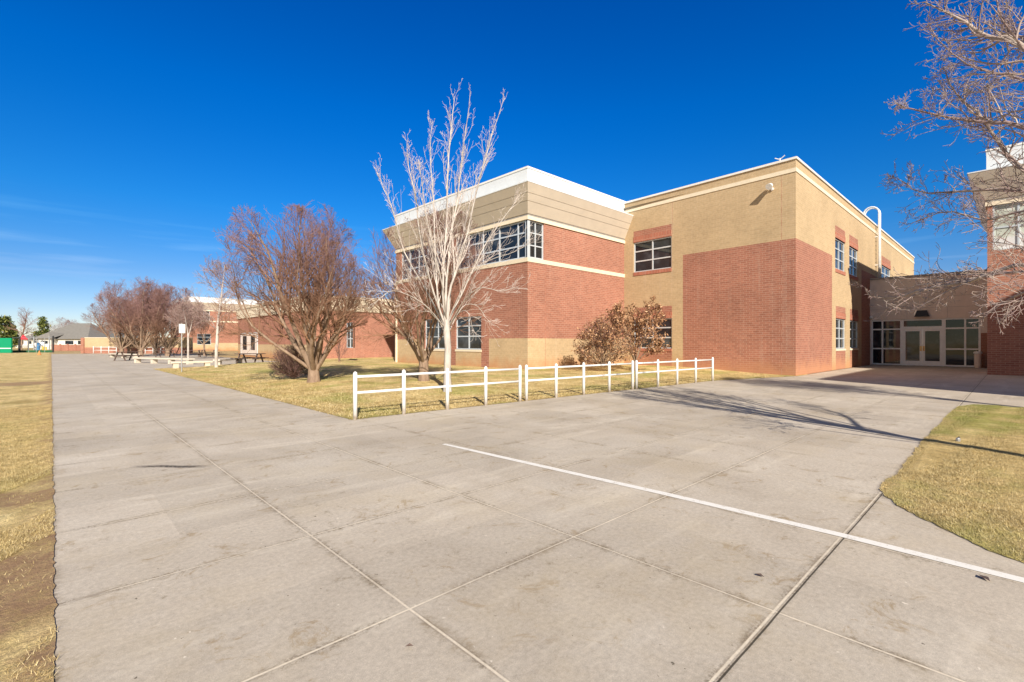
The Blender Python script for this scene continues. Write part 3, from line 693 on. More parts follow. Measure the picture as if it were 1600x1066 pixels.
# far two storey block with its own flared cornice
pT = at_d(294, 88); TX, TY = pT
frT = wall('wall', (TX, TY), (TX+22, TY), 0, zc0, RED, [(0, 22, 0, 1.5, TAN)], [(1.4, 3.4, 5.7, zwin1), (1.4, 3.6, 1.2, 3.2)])
window(frT, 1.4, 3.4, 5.7, zwin1, [.5], [.36, .69]); window(frT, 1.4, 3.6, 1.2, 3.2, [.5], [.36, .69])
wall('wall', (TX, TY+18), (TX, TY), 0, zc0, RED, [(0, 22, 0, 1.5, TAN)])
block_top((TX, TY, TX+22, TY+18), (1, 1, 1, 1))
mb = MB(); mb.box(TX-.05, TY-.05, zb0, TX+9.5, TY+.02, zwin0+.03); mb.build('cream_band', M['cream'], school)
# downspout on the far end of the front block
mb = MB(); mb.box(AX-.1, AY1-.16, .1, AX-.005, AY1-.04, 5.4); mb.build('downspout', M['cream'], school)

# ------------------------------------------------------------------ fixtures on the school
def P3(fr, u, w, z): return (fr[0][0]+fr[1][0]*u+fr[2][0]*w, fr[0][1]+fr[1][1]*u+fr[2][1]*w, z)
lx = on_y(1374, BY0-.25); lad = empty('roof_ladder', (lx, BY0-.25, ez1), 'tall white roof ladder with hooped handrails on the tan wall by the entrance', 'ladder')
for k in (0, .45):
    pts = [(lx+k, BY0-.22, ez1+.1), (lx+k, BY0-.22, 10.75)]
    for i in range(1, 9): an = math.pi*i/8; pts.append((lx+k, BY0-.22+.45*(1-math.cos(an)), 10.75+.45*math.sin(an)))
    pts.append((lx+k, BY0+.68, zcap-.3))
    mb = MB(); mb.tube(pts, .055, 8); mb.build('side_rail', M['white'], lad, smooth=True)
for i in range(16):
    z = ez1+.4+i*.3; mb = MB(); mb.tube([(lx+.03, BY0-.22, z), (lx+.42, BY0-.22, z)], .018, 6); mb.build('rung', M['white'], lad)
for z in (7.0, 9.0):
    mb = MB(); mb.box(lx-.03, BY0-.2, z, lx+.03, BY0, z+.06); mb.build('bracket', M['white'], lad)
u = bu(1207); wl = empty('wall_light', P3(frB, u, 0, 8.8), 'small white floodlight high on the tan brick wall near its corner', 'wall light')
mb = MB(); mb.tube([P3(frB, u, 0, 8.72), P3(frB, u, .06, 8.72)], .07, 10); mb.tube([P3(frB, u, .05, 8.72), P3(frB, u, .16, 8.76)], .025, 8); mb.build('mount', M['white'], wl)
mb = MB(); mb.tube([P3(frB, u, .13, 8.9), P3(frB, u, .2, 8.86), P3(frB, u, .42, 8.74)], [.06, .1, .15], 12); mb.build('lamp_head', M['white'], wl, smooth=False)
u = bu(1212); vt = empty('roof_antenna', P3(frB, u, -.5, zcap), 'small white antenna standing on the roof edge of the tan wall', 'antenna')
mb = MB(); mb.tube([P3(frB, u, -.5, zcap-.4), P3(frB, u, -.5, zcap+.3)], .03, 8); mb.build('mast', M['white'], vt)
mb = MB(); mb.tube([P3(frB, u-.22, -.5, zcap+.36), P3(frB, u, -.5, zcap+.24), P3(frB, u+.22, -.5, zcap+.38)], .025, 6); mb.build('arm', M['white'], vt)
u = eu(1441); el_ = empty('entrance_light', P3(frE, u, 0, 3.45), 'dark box light on the stucco wall over the entrance doors', 'wall light')
mb = MB(); mb.hexa([P3(frE, u-.36, .34, 3.2), P3(frE, u-.36, 0, 3.2), P3(frE, u+.36, 0, 3.2), P3(frE, u+.36, .34, 3.2), P3(frE, u-.24, .12, 3.6), P3(frE, u-.24, 0, 3.6), P3(frE, u+.24, 0, 3.6), P3(frE, u+.24, .12, 3.6)])
mb.build('lamp_housing', M['black'], el_)
mb = MB(); mb.lbox(*frE, u-.3, u+.3, 3.185, 3.199, .04, .3); mb.build('lens', M['glass'], el_)
u = eu(1362); sc_ = empty('security_camera', P3(frE, u, 0, 3.25), 'small white dome camera on the wall left above the entrance glazing', 'camera')
mb = MB(); mb.tube([P3(frE, u, 0, 3.27), P3(frE, u, .12, 3.27)], .06, 10); mb.build('mount', M['white'], sc_)
mb = MB(); c0 = Vector(P3(frE, u, .16, 3.22)); mb.tube([c0+Vector((0,0,z)) for z in (.06, .03, 0, -.05, -.09, -.11)], [.10, .11, .11, .095, .06, .01], 12); mb.build('dome', M['white'], sc_, smooth=True)
q = (EX-.5, EY1-eu(1528.5)); bn = empty('trash_bin', (q[0], q[1], 0), 'brown bin with pale lid at the right end of the entrance glazing', 'bin')
mb = MB(); mb.tube([(q[0], q[1], z) for z in (0, .05, .5, .86)], [.15, .16, .165, .17], 14); mb.build('body', M['stucco'], bn, smooth=False)
mb = MB(); mb.tube([(q[0], q[1], z) for z in (.86, .9, .97, 1.0)], [.195, .20, .185, .09], 14); mb.build('lid', M['white'], bn, smooth=False)

# ------------------------------------------------------------------ white pipe fences
def dome_post(mb, x, y, z0, h, r):
    mb.tube([(x, y, z0-.05), (x, y, z0+h-.02), (x, y, z0+h+r*.35), (x, y, z0+h+r*.75), (x, y, z0+h+r*.95)], [r, r, r*.86, r*.55, r*.1], 12)
def pipe_fence(posts, label, h=.90, r=.042, rr=.026, rails=(.52, .835), group='white pipe fence sections along the concrete'):
    f = empty('pipe_fence', (posts[0][0], posts[0][1], 0), label, 'fence', group)
    for x, y in posts:
        mb = MB(); dome_post(mb, x, y, 0, h, r); mb.build('post', M['fence'], f, smooth=True)
    for z in rails:
        mb = MB(); mb.tube([(p[0], p[1], z) for p in posts], rr, 10); mb.build('rail', M['fence'], f, smooth=True)
    return f
def fx(xs_):
    out = []
    for x in xs_:
        X = 8.
        for _ in range(25): X = on_y(x, yb(X) - .03)
        out.append((X, yb(X)-.03))
    return out
pipe_fence(fx((555, 631, 699, 759, 812.5)), 'nearest white two rail pipe fence section, standing before the white barked tree')
pipe_fence(fx((822.5, 869, 912, 952, 988.5)), 'middle white two rail pipe fence section, standing before the brown leaved bush')
pipe_fence(fx((994.5, 1028, 1058, 1087, 1113.5)), 'last white two rail pipe fence section, ending before the red brick wall')
fa = [at_d(x, 66-(x-146)*.02) for x in (146, 158, 170, 182)]; pipe_fence(fa, 'small white pipe fence far down the path by the low brick wall', 1.0, .05, .035, (.5, .92), 'far white pipe fences')
fa = [at_d(x, 63) for x in (227, 239, 251, 263)]; pipe_fence(fa, 'small white pipe fence far off behind the picnic tables', 1.0, .05, .035, (.5, .92), 'far white pipe fences')

# ------------------------------------------------------------------ trees
MINR = [.0035]                                        # thinnest twig drawn
class Skel:
    def __init__(s): s.lines = []
    def add(s, pts, rad): s.lines.append((np.array(pts, float), np.array(rad, float)))
    def mesh(s, name, mat, parent, off):
        groups = {}
        for p, r in s.lines:
            k = 10 if r[0] > .07 else 7 if r[0] > .03 else 5 if r[0] > .012 else 3
            groups.setdefault((len(p), k), []).append((p, r))
        V = []; Fq = []; base = 0
        for (n, k), L_ in groups.items():
            Pn = np.stack([a for a, _ in L_]); Rn = np.stack([b for _, b in L_]); m = len(L_)
            T = np.empty_like(Pn); T[:,1:-1] = Pn[:,2:]-Pn[:,:-2]; T[:,0] = Pn[:,1]-Pn[:,0]; T[:,-1] = Pn[:,-1]-Pn[:,-2]
            T /= np.linalg.norm(T, axis=2, keepdims=True)+1e-9
            ax = (Pn[:,-1]-Pn[:,0]); ref = np.where(np.abs(ax[:,2:3]) > .8*np.linalg.norm(ax, axis=1, keepdims=True), np.array([[1.,0,0]]), np.array([[0,0,1.]]))[:,None,:]
            U = ref - T*np.sum(T*ref, 2, keepdims=True); U /= np.linalg.norm(U, axis=2, keepdims=True)+1e-9
            Wv = np.cross(T, U); an = np.arange(k)*2*np.pi/k
            rings = Pn[:,:,None,:] + Rn[:,:,None,None]*(U[:,:,None,:]*np.cos(an)[None,None,:,None] + Wv[:,:,None,:]*np.sin(an)[None,None,:,None])
            V.append(rings.reshape(-1, 3))
            b = base + (np.arange(m)*n*k)[:,None,None] + (np.arange(n-1)*k)[None,:,None]
            q = np.arange(k)[None,None,:]; q2 = (q+1) % k
            Fq.append(np.stack([b+q, b+q2, b+q2+k, b+q+k], 3).reshape(-1, 4)); base += m*n*k
        V = np.concatenate(V) - np.array(off); Fq = np.concatenate(Fq)
        me = bpy.data.meshes.new(name); me.vertices.add(len(V)); me.vertices.foreach_set('co', V.astype('f').ravel())
        me.loops.add(Fq.size); me.loops.foreach_set('vertex_index', Fq.astype('i').ravel())
        me.polygons.add(len(Fq)); me.polygons.foreach_set('loop_start', (np.arange(len(Fq))*4).astype('i')); me.polygons.foreach_set('loop_total', np.full(len(Fq), 4, 'i'))
        me.polygons.foreach_set('use_smooth', np.ones(len(Fq), bool)); me.materials.append(mat); me.update(calc_edges=True)
        o = bpy.data.objects.new(name, me); COL.objects.link(o); o.parent = parent; return o
def rot_about(v, axis, an):
    axis = axis/np.linalg.norm(axis); return v*math.cos(an) + np.cross(axis, v)*math.sin(an) + axis*np.dot(axis, v)*(1-math.cos(an))
def perp(v, r):
    a = r.normal(size=3); a -= v*np.dot(a, v)/np.dot(v, v); return a/np.linalg.norm(a)
def grow(sk, r, p, d, ln, r0, lev, Q, inside=None):
    """one limb and, recursively, its side shoots.  Q[lev] = (segments, wobble, lift, tip ratio, shoots per limb, first shoot at, angle, length ratio, radius ratio)"""
    n, wob, lift, tip, nch, t0, ang, lr, rr = Q[lev]
    pts = [np.array(p)]; d = np.array(d)/np.linalg.norm(d); ds = [d]; st = ln/n
    for i in range(n):
        d = d + r.normal(size=3)*wob + np.array([0, 0, lift]); d /= np.linalg.norm(d)
        q = pts[-1] + d*st
        if inside is not None and i > 0 and not inside(q): break
        pts.append(q); ds.append(d)
    if len(pts) < 2: return
    n = len(pts)-1
    rad = [max(MINR[0], r0*(1-(1-tip)*i/n)) for i in range(n+1)]; sk[min(lev, len(sk)-1)].add(pts, rad)
    if lev+1 >= len(Q): return
    cnt = max(0, int(round(nch*(.75+.5*r.random()))))
    for c in range(cnt):
        t = t0 + (1-t0)*(c + r.random())/cnt; k = min(n-1, int(t*n)); fr_ = t*n-k
        q = pts[k]*(1-fr_) + pts[k+1]*fr_; dd = ds[min(k+1, n)]
        a = ang*(.65+.7*r.random()); cd = rot_about(dd, perp(dd, r), a)
        rk = (rad[k]*(1-fr_) + rad[k+1]*fr_)*rr
        grow(sk, r, q, cd, ln*lr*(1.15-.55*t)*(.7+.6*r.random()), rk, lev+1, Q, inside)
def vase_tree(name, base, label, cat, seed, height, radius, stems, Q, mats, trunk_h=.25, trunk_r=.2, group=None, spread=(.1, .95), ctr=.55, droop=0, r_stem=None, trunkless=False, lean=(0, 0)):
    r = np.random.default_rng(seed); base = np.array(base, float)
    t = empty(name, tuple(base), label, cat, group)
    sk = [Skel(), Skel()]
    cz = height*ctr; up = height - cz
    def inside(q):
        v = q - base; h = v[2]-cz; v = v - np.array([lean[0], lean[1], 0])*min(1, q[2]/height*1.6); e = (math.hypot(v[0], v[1])/radius)**2 + (h/(up if h > 0 else cz*1.02))**2
        an = math.atan2(v[1], v[0]); lim = 1 + .13*math.sin(3*an+seed) + .10*math.sin(7*an+2*seed+v[2]*2)
        return e < lim
    # the trunk swells at the ground and splits into the stems
    tp = [base + np.array([0, 0, z]) for z in (-.15, 0, trunk_h*.4, trunk_h)]
    tr = Skel()
    if not trunkless: tr.add(tp, [trunk_r*1.35, trunk_r*1.2, trunk_r, trunk_r*.92])
    for i in range(stems):
        az = 2*math.pi*(i*.618 + .1*r.random()); k = spread[0] + (spread[1]-spread[0])*((i+.5)/stems)
        d = np.array([math.cos(az)*math.sin(k), math.sin(az)*math.sin(k), math.cos(k)])
        d = d + np.array([lean[0], lean[1], 0])*.16
        ln = height*(.98 - .25*k) * (.85+.25*r.random())
        p0 = base + np.array([math.cos(az)*trunk_r*.45, math.sin(az)*trunk_r*.45, trunk_h*(.75 + .25*r.random())])
        grow(SkSplit(tr, sk[0], sk[1]), r, p0, d, ln, (r_stem or trunk_r*.42)*(.75+.5*r.random()), 0, Q, inside)
    tr.mesh('trunk', mats[0], t, base)
    cr = Skel(); cr.lines = sk[0].lines + sk[1].lines; cr.mesh('crown', mats[1], t, base)
    return t
class SkSplit(list):
    def __init__(s, *a): super().__init__(a)
QB = [ # dense bushy crown
    (10, .10, .045, .07, 13, .26, .62, .40, .52),
    (7, .12, .06, .15, 9, .15, .65, .46, .6),
    (5, .14, .06, .4, 7, .15, .65, .52, .7),
    (3, .15, .05, .7, 0, 0, 0, 0, 0)]
B = gpl(490, 597)
vase_tree('bare_tree', B, 'broad reddish many stemmed bare tree beside the dark shrub on the lawn', 'tree', 11, 6.35, 2.75, 15, QB, (M['bark_brown'], M['twig_red']), .55, .20, r_stem=.085, spread=(.08, .98), lean=(-.55, .5))
B = gpl(662, 595)
vase_tree('bare_tree', B, 'brown many stemmed bare tree right behind the white barked tree', 'tree', 12, 5.9, 2.6, 11, QB, (M['bark_brown'], M['twig_red']), .7, .17, r_stem=.06)
MINR[0] = .006
# row of bushy trees by the picnic tables
far = [(220, 557, 8.9, 4.7, 21), (190, 553.5, 7.6, 4.3, 22), (262, 556.5, 8.0, 4.0, 23), (243, 554, 8.9, 4.0, 24), (202, 553, 9.6, 4.4, 25)]
QF = [QB[0][:4]+(14,)+QB[0][5:], QB[1][:4]+(9,)+QB[1][5:], QB[2][:4]+(6,)+QB[2][5:], QB[3]]
labs = ['wide bushy bare tree with a forked trunk beside the dark picnic table near the path', 'low bushy bare tree at the left end of the row near the white fence', 'bushy bare tree with leaning trunks at the right end of the row by the tables',
        'tall bare tree in the middle of the row behind the picnic tables', 'tall bare tree at the back of the row near the low brick wall']
for (x, y, h, rd, sd), lb in zip(far, labs):
    B = gp(x, y); vase_tree('bare_tree', (B[0], B[1], 0), lb, 'tree', sd, h, rd, 12, QF, (M['bark_brown'], M['twig_red']), .8, .24, 'bushy bare trees by the picnic tables', r_stem=.10)
QS = [(9, .035, .05, .12, 22, .12, .85, .36, .42), (5, .12, .06, .3, 8, .2, .7, .5, .55), (4, .15, .04, .5, 5, .25, .7, .55, .6), (3, .15, .03, .6, 0, 0, 0, 0, 0)]
B = gp(338, 577); vase_tree('slim_tree', (B[0], B[1], 0), 'slim pale trunked bare tree standing by the concrete bench', 'tree', 31, 6.3, 1.6, 1, QS, (M['bark_white'], M['twig_grey']), 1.4, .085, spread=(0, .03), r_stem=.085, ctr=.62)
B = gp(294, 562.5); vase_tree('slim_tree', (B[0], B[1], 0), 'small white trunked bare tree behind the sign post', 'tree', 32, 5.2, 2.0, 3, QS, (M['bark_white'], M['twig_grey']), 2.4, .075, spread=(.1, .8), r_stem=.04, ctr=.7)
B = gp(319, 556.5); vase_tree('bare_tree', (B[0], B[1], 0), 'small brown bare tree before the far brick wing behind the tables', 'tree', 33, 5.0, 2.0, 5, QF, (M['bark_brown'], M['twig_red']), 1.6, .1, r_stem=.05, spread=(.2, 1.0))
QSH = [(6, .12, .03, .3, 8, .15, .6, .45, .55), (4, .15, .03, .4, 6, .2, .65, .5, .6), (3, .16, .03, .6, 0, 0, 0, 0, 0)]
MINR[0] = .0035
B = gpl(458, 592); vase_tree('bare_shrub', B, 'low dark twiggy shrub at the foot of the broad reddish tree', 'shrub', 41, 1.35, 1.0, 60, QSH, (M['twig_dark'], M['twig_dark']), .08, .12, spread=(.05, 1.35), r_stem=.012, trunkless=True)
# small saplings against the far brick end wall
for x, y, sd, lb in ((530, 565, 51, 'thin bare sapling against the brick wall right of the far window'),):
    B = gpl(x, y); vase_tree('bare_sapling', B, lb, 'sapling', sd, 2.4, .7, 6, QSH, (M['twig_dark'], M['twig_dark']), .1, .05, spread=(.05, .5), r_stem=.02)

# white barked tree: limbs follow the photograph's own
def limb_tree(name, base, label, limbs, mats, Q, seed, trunk=None):
    r = np.random.default_rng(seed); base = np.array(base, float); t = empty(name, tuple(base), label, 'tree')
    tr = Skel(); cr = Skel()
    if trunk: tr.add(*trunk)
    for pts, r0, r1, *dn in limbs:
        P0 = np.array(pts, float); n = 14
        # smooth the given joints into a gentle curve
        s_ = np.linspace(0, len(P0)-1, n); i = np.minimum(s_.astype(int), len(P0)-2); f_ = (s_-i)[:,None]
        Pm = np.concatenate([P0[:1]*2-P0[1:2], P0, P0[-1:]*2-P0[-2:-1]]); a, b, c, d = Pm[i], Pm[i+1], Pm[i+2], Pm[i+3]
        C_ = .5*(2*b + (c-a)*f_ + (2*a-5*b+4*c-d)*f_**2 + (3*b-a-3*c+d)*f_**3)
        C_[1:] += r.normal(size=(n-1, 3))*.018*min(1, r0*12)
        rad = np.linspace(r0, r1, n); tr.add(C_, rad)
        ln = np.sum(np.linalg.norm(np.diff(C_, axis=0), axis=1)); q = Q[0]
        for c_ in range(int(q[0]*ln*(dn[0] if dn else 1))):
            tt = q[1] + (1-q[1])*r.random(); k = min(n-2, int(tt*(n-1))); dd = C_[k+1]-C_[k]; dd /= np.linalg.norm(dd)
            cd = rot_about(dd, perp(dd, r), q[2]*(.6+.8*r.random())) + np.array([0, 0, q[4]])
            grow([cr, cr, cr], r, C_[k]+(C_[k+1]-C_[k])*r.random(), cd, q[3]*(1.25-1.0*tt)*(.5+r.random()), rad[k]*q[5], 0, Q[1:])
    tr.mesh('trunk', mats[0], t, base); cr.mesh('crown', mats[1], t, base); return t
B = gpl(699, 612); dT = dep(B)
def wp(x, y, dd=0):                                  # spot at picture column x, row y, dd metres behind the tree's trunk
    d = dT + dd; p = at_d(x, d); return (p[0], p[1], H + (YH-y)/F*d)
fork = (699, 505)
limbs = [
 ([wp(700,505), wp(712,478,.1), wp(735,430,.3), wp(760,380,.5), wp(795,330,.7), wp(815,300,.8)], .06, .012),
 ([wp(699,506), wp(703,455,-.1), wp(722,398,-.2), wp(745,300,-.4), wp(765,225,-.6), wp(786,155,-.7)], .085, .008),
 ([wp(697,505), wp(697,450,.1), wp(706,360,.2), wp(716,300,.4), wp(727,210,.5), wp(736,142,.5)], .085, .008),
 ([wp(696,505), wp(692,440,-.2), wp(697,350,-.3), wp(700,260,-.3), wp(706,190,-.3), wp(710,150,-.3)], .08, .008),
 ([wp(696,506), wp(684,470,.1), wp(680,400,.3), wp(678,320,.5), wp(672,240,.7), wp(676,190,.8)], .07, .008),
 ([wp(695,507), wp(672,440,-.4), wp(655,360,-.7), wp(650,310,-.8), wp(638,260,-.9), wp(636,235,-1)], .065, .008),
 ([wp(694,508), wp(664,450,.2), wp(630,390,.4), wp(616,335,.5), wp(598,290,.6), wp(588,270,.7)], .055, .007),
 ([wp(693,510), wp(668,480,-.6), wp(640,462,-1.0), wp(610,455,-1.3), wp(585,475,-1.5)], .035, .006),
 ([wp(702,508), wp(725,470,-.7), wp(750,450,-1.2), wp(785,455,-1.5), wp(812,446,-1.6)], .035, .006),
 ([wp(701,520), wp(722,480,.5), wp(745,478,.9), wp(762,500,1.1), wp(780,512,1.2)], .03, .006),
 ([wp(695,520), wp(678,490,.4), wp(655,490,.8), wp(640,520,1.0)], .028, .006),
 ([wp(697,512), wp(676,492,-.5), wp(662,476,-.8), wp(650,480,-1.0)], .025, .006),
 ([wp(701,512), wp(716,490,-.5), wp(728,486,-.8), wp(736,500,-.9), wp(738,520,-1)], .025, .006),
 ([wp(699,508), wp(690,476,.6), wp(668,452,1.0), wp(640,440,1.4), wp(622,445,1.6)], .03, .006),
 ([wp(701,500), wp(728,440,-.5), wp(758,410,-.8), wp(800,395,-1), wp(830,380,-1.1)], .032, .006),
 ([wp(700,500), wp(706,440,.8), wp(722,370,1.4), wp(742,290,1.8), wp(770,240,2.0)], .055, .008),
 ([wp(698,500), wp(690,440,-.9), wp(668,350,-1.5), wp(660,290,-1.7), wp(655,262,-1.8)], .05, .008),
]
trunk = ([np.array((B[0], B[1], B[2]-.1)), np.array((B[0], B[1], B[2]+.05)), np.array(wp(699,580)), np.array(wp(700,545)), np.array(wp(698,520)), np.array(wp(698,500))], [.15, .125, .10, .095, .10, .085])
limbs = [(a_, b_*.48, c_*.7) for a_, b_, c_ in limbs]
MINR[0] = .0032
QW = [(5.4, .2, .42, 1.2, .28, .42), (7, .08, .08, .3, 3.0, .25, .6, .36, .62), (4, .12, .06, .5, 1.6, .3, .6, .5, .7), (3, .12, .03, .7, 0, 0, 0, 0, 0)]
limb_tree('white_barked_tree', B, 'tall bare white barked tree behind the nearest fence section', limbs, (M['bark_white'], M['twig_white']), QW, 61, trunk)

MINR[0] = .0038
# the tree whose boughs reach in at the top right (its trunk stands just outside the picture)
NB = ld(7.4, 3.4)
def np_(x, y, d): p = at_d(x, d); return (p[0], p[1], H + (YH-y)/F*d)
tk = [np.array((NB[0], NB[1], z)) for z in (-.1, .1, 1.0, 2.0)] + [np.array((NB[0]+.05, NB[1]+.02, 3.2)), np.array((NB[0]+.0, NB[1]+.1, 4.6)), np.array((NB[0], NB[1]+.15, 6.2))]
hub = lambda z: (NB[0], NB[1]+.02, z)
limbs2 = [
 ([hub(2.9), np_(1760, 250, 5.0), np_(1600, 72, 5.6), np_(1540, 58, 5.9), np_(1500, 32, 6.1), np_(1445, 2, 6.4)], .065, .010),
 ([hub(2.3), np_(1760, 300, 5.2), np_(1600, 200, 6.0), np_(1530, 192, 6.4), np_(1440, 175, 6.9), np_(1400, 162, 7.2)], .055, .008),
 ([hub(2.3), np_(1750, 330, 5.4), np_(1600, 268, 6.4), np_(1530, 180, 6.9), np_(1490, 140, 7.2), np_(1474, 105, 7.4)], .05, .008),
 ([hub(2.2), np_(1750, 360, 5.6), np_(1600, 300, 6.5), np_(1500, 300, 7.2), np_(1440, 300, 7.6), np_(1395, 275, 7.9)], .045, .006, .8),
 ([hub(2.0), np_(1750, 430, 5.2), np_(1600, 412, 6.0), np_(1530, 435, 6.4), np_(1450, 450, 6.9), np_(1400, 466, 7.3), np_(1360, 462, 7.4), np_(1352, 448, 7.4)], .05, .007, .5),
 ([hub(2.0), np_(1740, 440, 5.4), np_(1600, 425, 6.0), np_(1500, 440, 6.6), np_(1470, 462, 7.0), np_(1415, 488, 7.4)], .04, .006, .4),
 ([hub(1.95), np_(1740, 470, 5.0), np_(1640, 450, 5.3), np_(1590, 462, 5.6), np_(1555, 480, 5.9), np_(1540, 492, 6.0)], .03, .006, .7),
 ([hub(2.6), np_(1760, 200, 5.3), np_(1640, 60, 6.0), np_(1585, 60, 6.4), np_(1565, 25, 6.7), np_(1555, -20, 6.9)], .05, .008),
 ([hub(2.4), np_(1740, 330, 6.0), np_(1600, 330, 7.2), np_(1540, 345, 7.6), np_(1480, 330, 8.2), np_(1420, 350, 8.6)], .04, .006),
 ([hub(2.7), np_(1760, 230, 5.6), np_(1640, 140, 6.6), np_(1580, 120, 7.0), np_(1500, 95, 7.6), np_(1450, 40, 8.0)], .045, .008),
 ([hub(3.4), (NB[0]+1.2, NB[1]+.3, 4.8), (NB[0]+1.9, NB[1]+.6, 6.2), (NB[0]+2.2, NB[1]+.7, 7.0)], .06, .010),
 ([hub(3.2), (NB[0]-.4, NB[1]+1.2, 4.6), (NB[0]-.6, NB[1]+1.9, 5.9), (NB[0]-.7, NB[1]+2.3, 6.9)], .06, .010),
 ([hub(3.0), (NB[0]+.6, NB[1]-1.4, 4.4), (NB[0]+.9, NB[1]-2.2, 5.6), (NB[0]+1.0, NB[1]-2.6, 6.5)], .06, .010),
 ([hub(3.8), (NB[0]-.9, NB[1]-.3, 5.2), (NB[0]-1.4, NB[1]-.3, 6.3), (NB[0]-1.7, NB[1]-.3, 7.2)], .05, .010),
 ([hub(4.2), (NB[0]+.5, NB[1]+.6, 5.8), (NB[0]+.6, NB[1]+.9, 7.2)], .05, .010),
]
limbs2 = [(a_[0], a_[1]*.72, a_[2]*.75) + tuple(a_[3:]) for a_ in limbs2]
MINR[0] = .003
QN = [(7.2, .22, .75, .80, .10, .42), (6, .19, .03, .35, 5.5, .15, .75, .42, .62), (4, .2, .02, .5, 3, .2, .8, .5, .7), (3, .2, .0, .7, 0, 0, 0, 0, 0)]
limb_tree('overhanging_tree', (NB[0], NB[1], 0), 'bare tree reaching knobbly pale boughs into the picture at the top right', limbs2, (M['twig_near'], M['twig_near']), QN, 71, (tk, [.17, .14, .115, .10, .08, .05, .02]))
N2 = ld(12.8, 7.8)
MINR[0] = .0038
t2 = vase_tree('bare_tree', (N2[0], N2[1], .06), 'bare tree out of view at the right that throws its shadow along the concrete', 'tree', 81, 7.6, 2.3, 7,
    [QB[0], QB[1], QB[2], QB[3]], (M['bark_grey'], M['twig_near']), 2.9, .12, spread=(.08, .6), r_stem=.06, ctr=.66)

# ------------------------------------------------------------------ leafy dry bushes before the tan wall
def leaves(name, centres, size, mat, parent, off, seed):
    r = np.random.default_rng(seed); n = len(centres); C_ = np.array(centres)
    a = r.normal(size=(n, 3)); a /= np.linalg.norm(a, axis=1, keepdims=True); b = np.cross(a, r.normal(size=(n, 3))); b /= np.linalg.norm(b, axis=1, keepdims=True)
    c = np.cross(a, b); s_ = (size*r.uniform(.6, 1.35, n))[:,None]
    V = np.stack([C_-a*s_, C_+b*s_*.45+c*s_*.15, C_+a*s_, C_-b*s_*.45+c*s_*.15], 1).reshape(-1, 3) - np.array(off)
    me = bpy.data.meshes.new(name); me.vertices.add(n*4); me.vertices.foreach_set('co', V.astype('f').ravel())
    me.loops.add(n*4); me.loops.foreach_set('vertex_index', np.arange(n*4, dtype='i'))
    me.polygons.add(n); me.polygons.foreach_set('loop_start', (np.arange(n)*4).astype('i')); me.polygons.foreach_set('loop_total', np.full(n, 4, 'i'))
    me.materials.append(mat); me.update(calc_edges=True); o = bpy.data.objects.new(name, me); COL.objects.link(o); o.parent = parent; return o
def leafy(name, base, label, cat, seed, height, radius, stems, per, size, mat, spread, group=None, r_stem=.025, ctr=.5, Qx=None, trunk_h=.3):
    r = np.random.default_rng(seed); t = vase_tree(name, base, label, cat, seed, height, radius, stems, Qx or QSH, (M['bark_brown'], M['twig_dark']), trunk_h, .06, group, spread, ctr, r_stem=r_stem, trunkless=stems > 8)
    cr = [o for o in bpy.data.objects if o.parent == t and o.name.startswith('crown')][0]
    n = len(cr.data.vertices); co = np.empty(n*3, 'f'); cr.data.vertices.foreach_get('co', co); co = co.reshape(-1, 3)
    hgt = co[:,2] > height*.14; co = co[hgt]
    pick = co[r.integers(0, len(co), per)] + r.normal(0, .05, (per, 3))
    leaves('foliage', pick, size, mat, t, (0, 0, 0), seed); return t
B = gpl(992, 580); leafy('dry_leaved_tree', B, 'small tree keeping brown dry leaves before the lower window of the tan wall', 'tree', 91, 3.6, 1.6, 8, 5000, .06, M['dry_leaf'], (.05, .75), r_stem=.03, ctr=.55, trunk_h=.5)
B = gpl(942, 581); leafy('dry_leaved_bush', B, 'rounded brown leaved bush before the tan base of the brick wall', 'bush', 92, 2.5, 1.45, 30, 3400, .055, M['dry_leaf'], (.05, 1.2), r_stem=.014, ctr=.45)

# ------------------------------------------------------------------ tables, benches, sign
def picnic(loc, rz, label, mat='dark_wood'):
    t = empty('picnic_table', loc, label, 'picnic table', 'picnic tables on the paved area'); t.rotation_euler = (0, 0, rz); t['_local'] = 1
    mb = MB()
    for i in range(5): mb.box(-.92, -.37+i*.15, .71, .92, -.37+i*.15+.135, .755)
    mb.build('table_top', M[mat], t)
    for s in (-1, 1):
        mb = MB()
        for i in range(2): y = s*.70 + (i-.5)*.15; mb.box(-.92, y-.068, .42, .92, y+.068, .46)
        mb.build('seat', M[mat], t)
        mb = MB(); mb.box(s*.62-.04, -.78, .36, s*.62+.04, .78, .418)
        for k in (-1, 1):
            x = s*.62
            mb.hexa([(x-.035, k*.62-.05, 0), (x+.035, k*.62-.05, 0), (x+.035, k*.62+.05, 0), (x-.035, k*.62+.05, 0), (x-.035, k*.22-.05, .708), (x+.035, k*.22-.05, .708), (x+.035, k*.22+.05, .708), (x-.035, k*.22+.05, .708)])
        mb.build('leg_frame', M[mat], t)
    del t['_local']
    return t
for x, y, rz, lb in ((199, 563.5, .55, 'dark picnic table at the edge of the path under the wide bushy tree'),
                     (391, 569, -.78, 'dark picnic table before the double doors of the far wing'),
                     (300, 558.5, -.3, 'dark picnic table behind the sign post and the slim white trunk'),
                     (327, 557.5, -.7, 'dark picnic table in front of the small brown tree by the far wing'),
                     (258, 558.5, .2, 'dark picnic table in shade between the leaning trunks of the bushy row')):
    p = gp(x, y); picnic((p[0], p[1], 0), rz, lb)
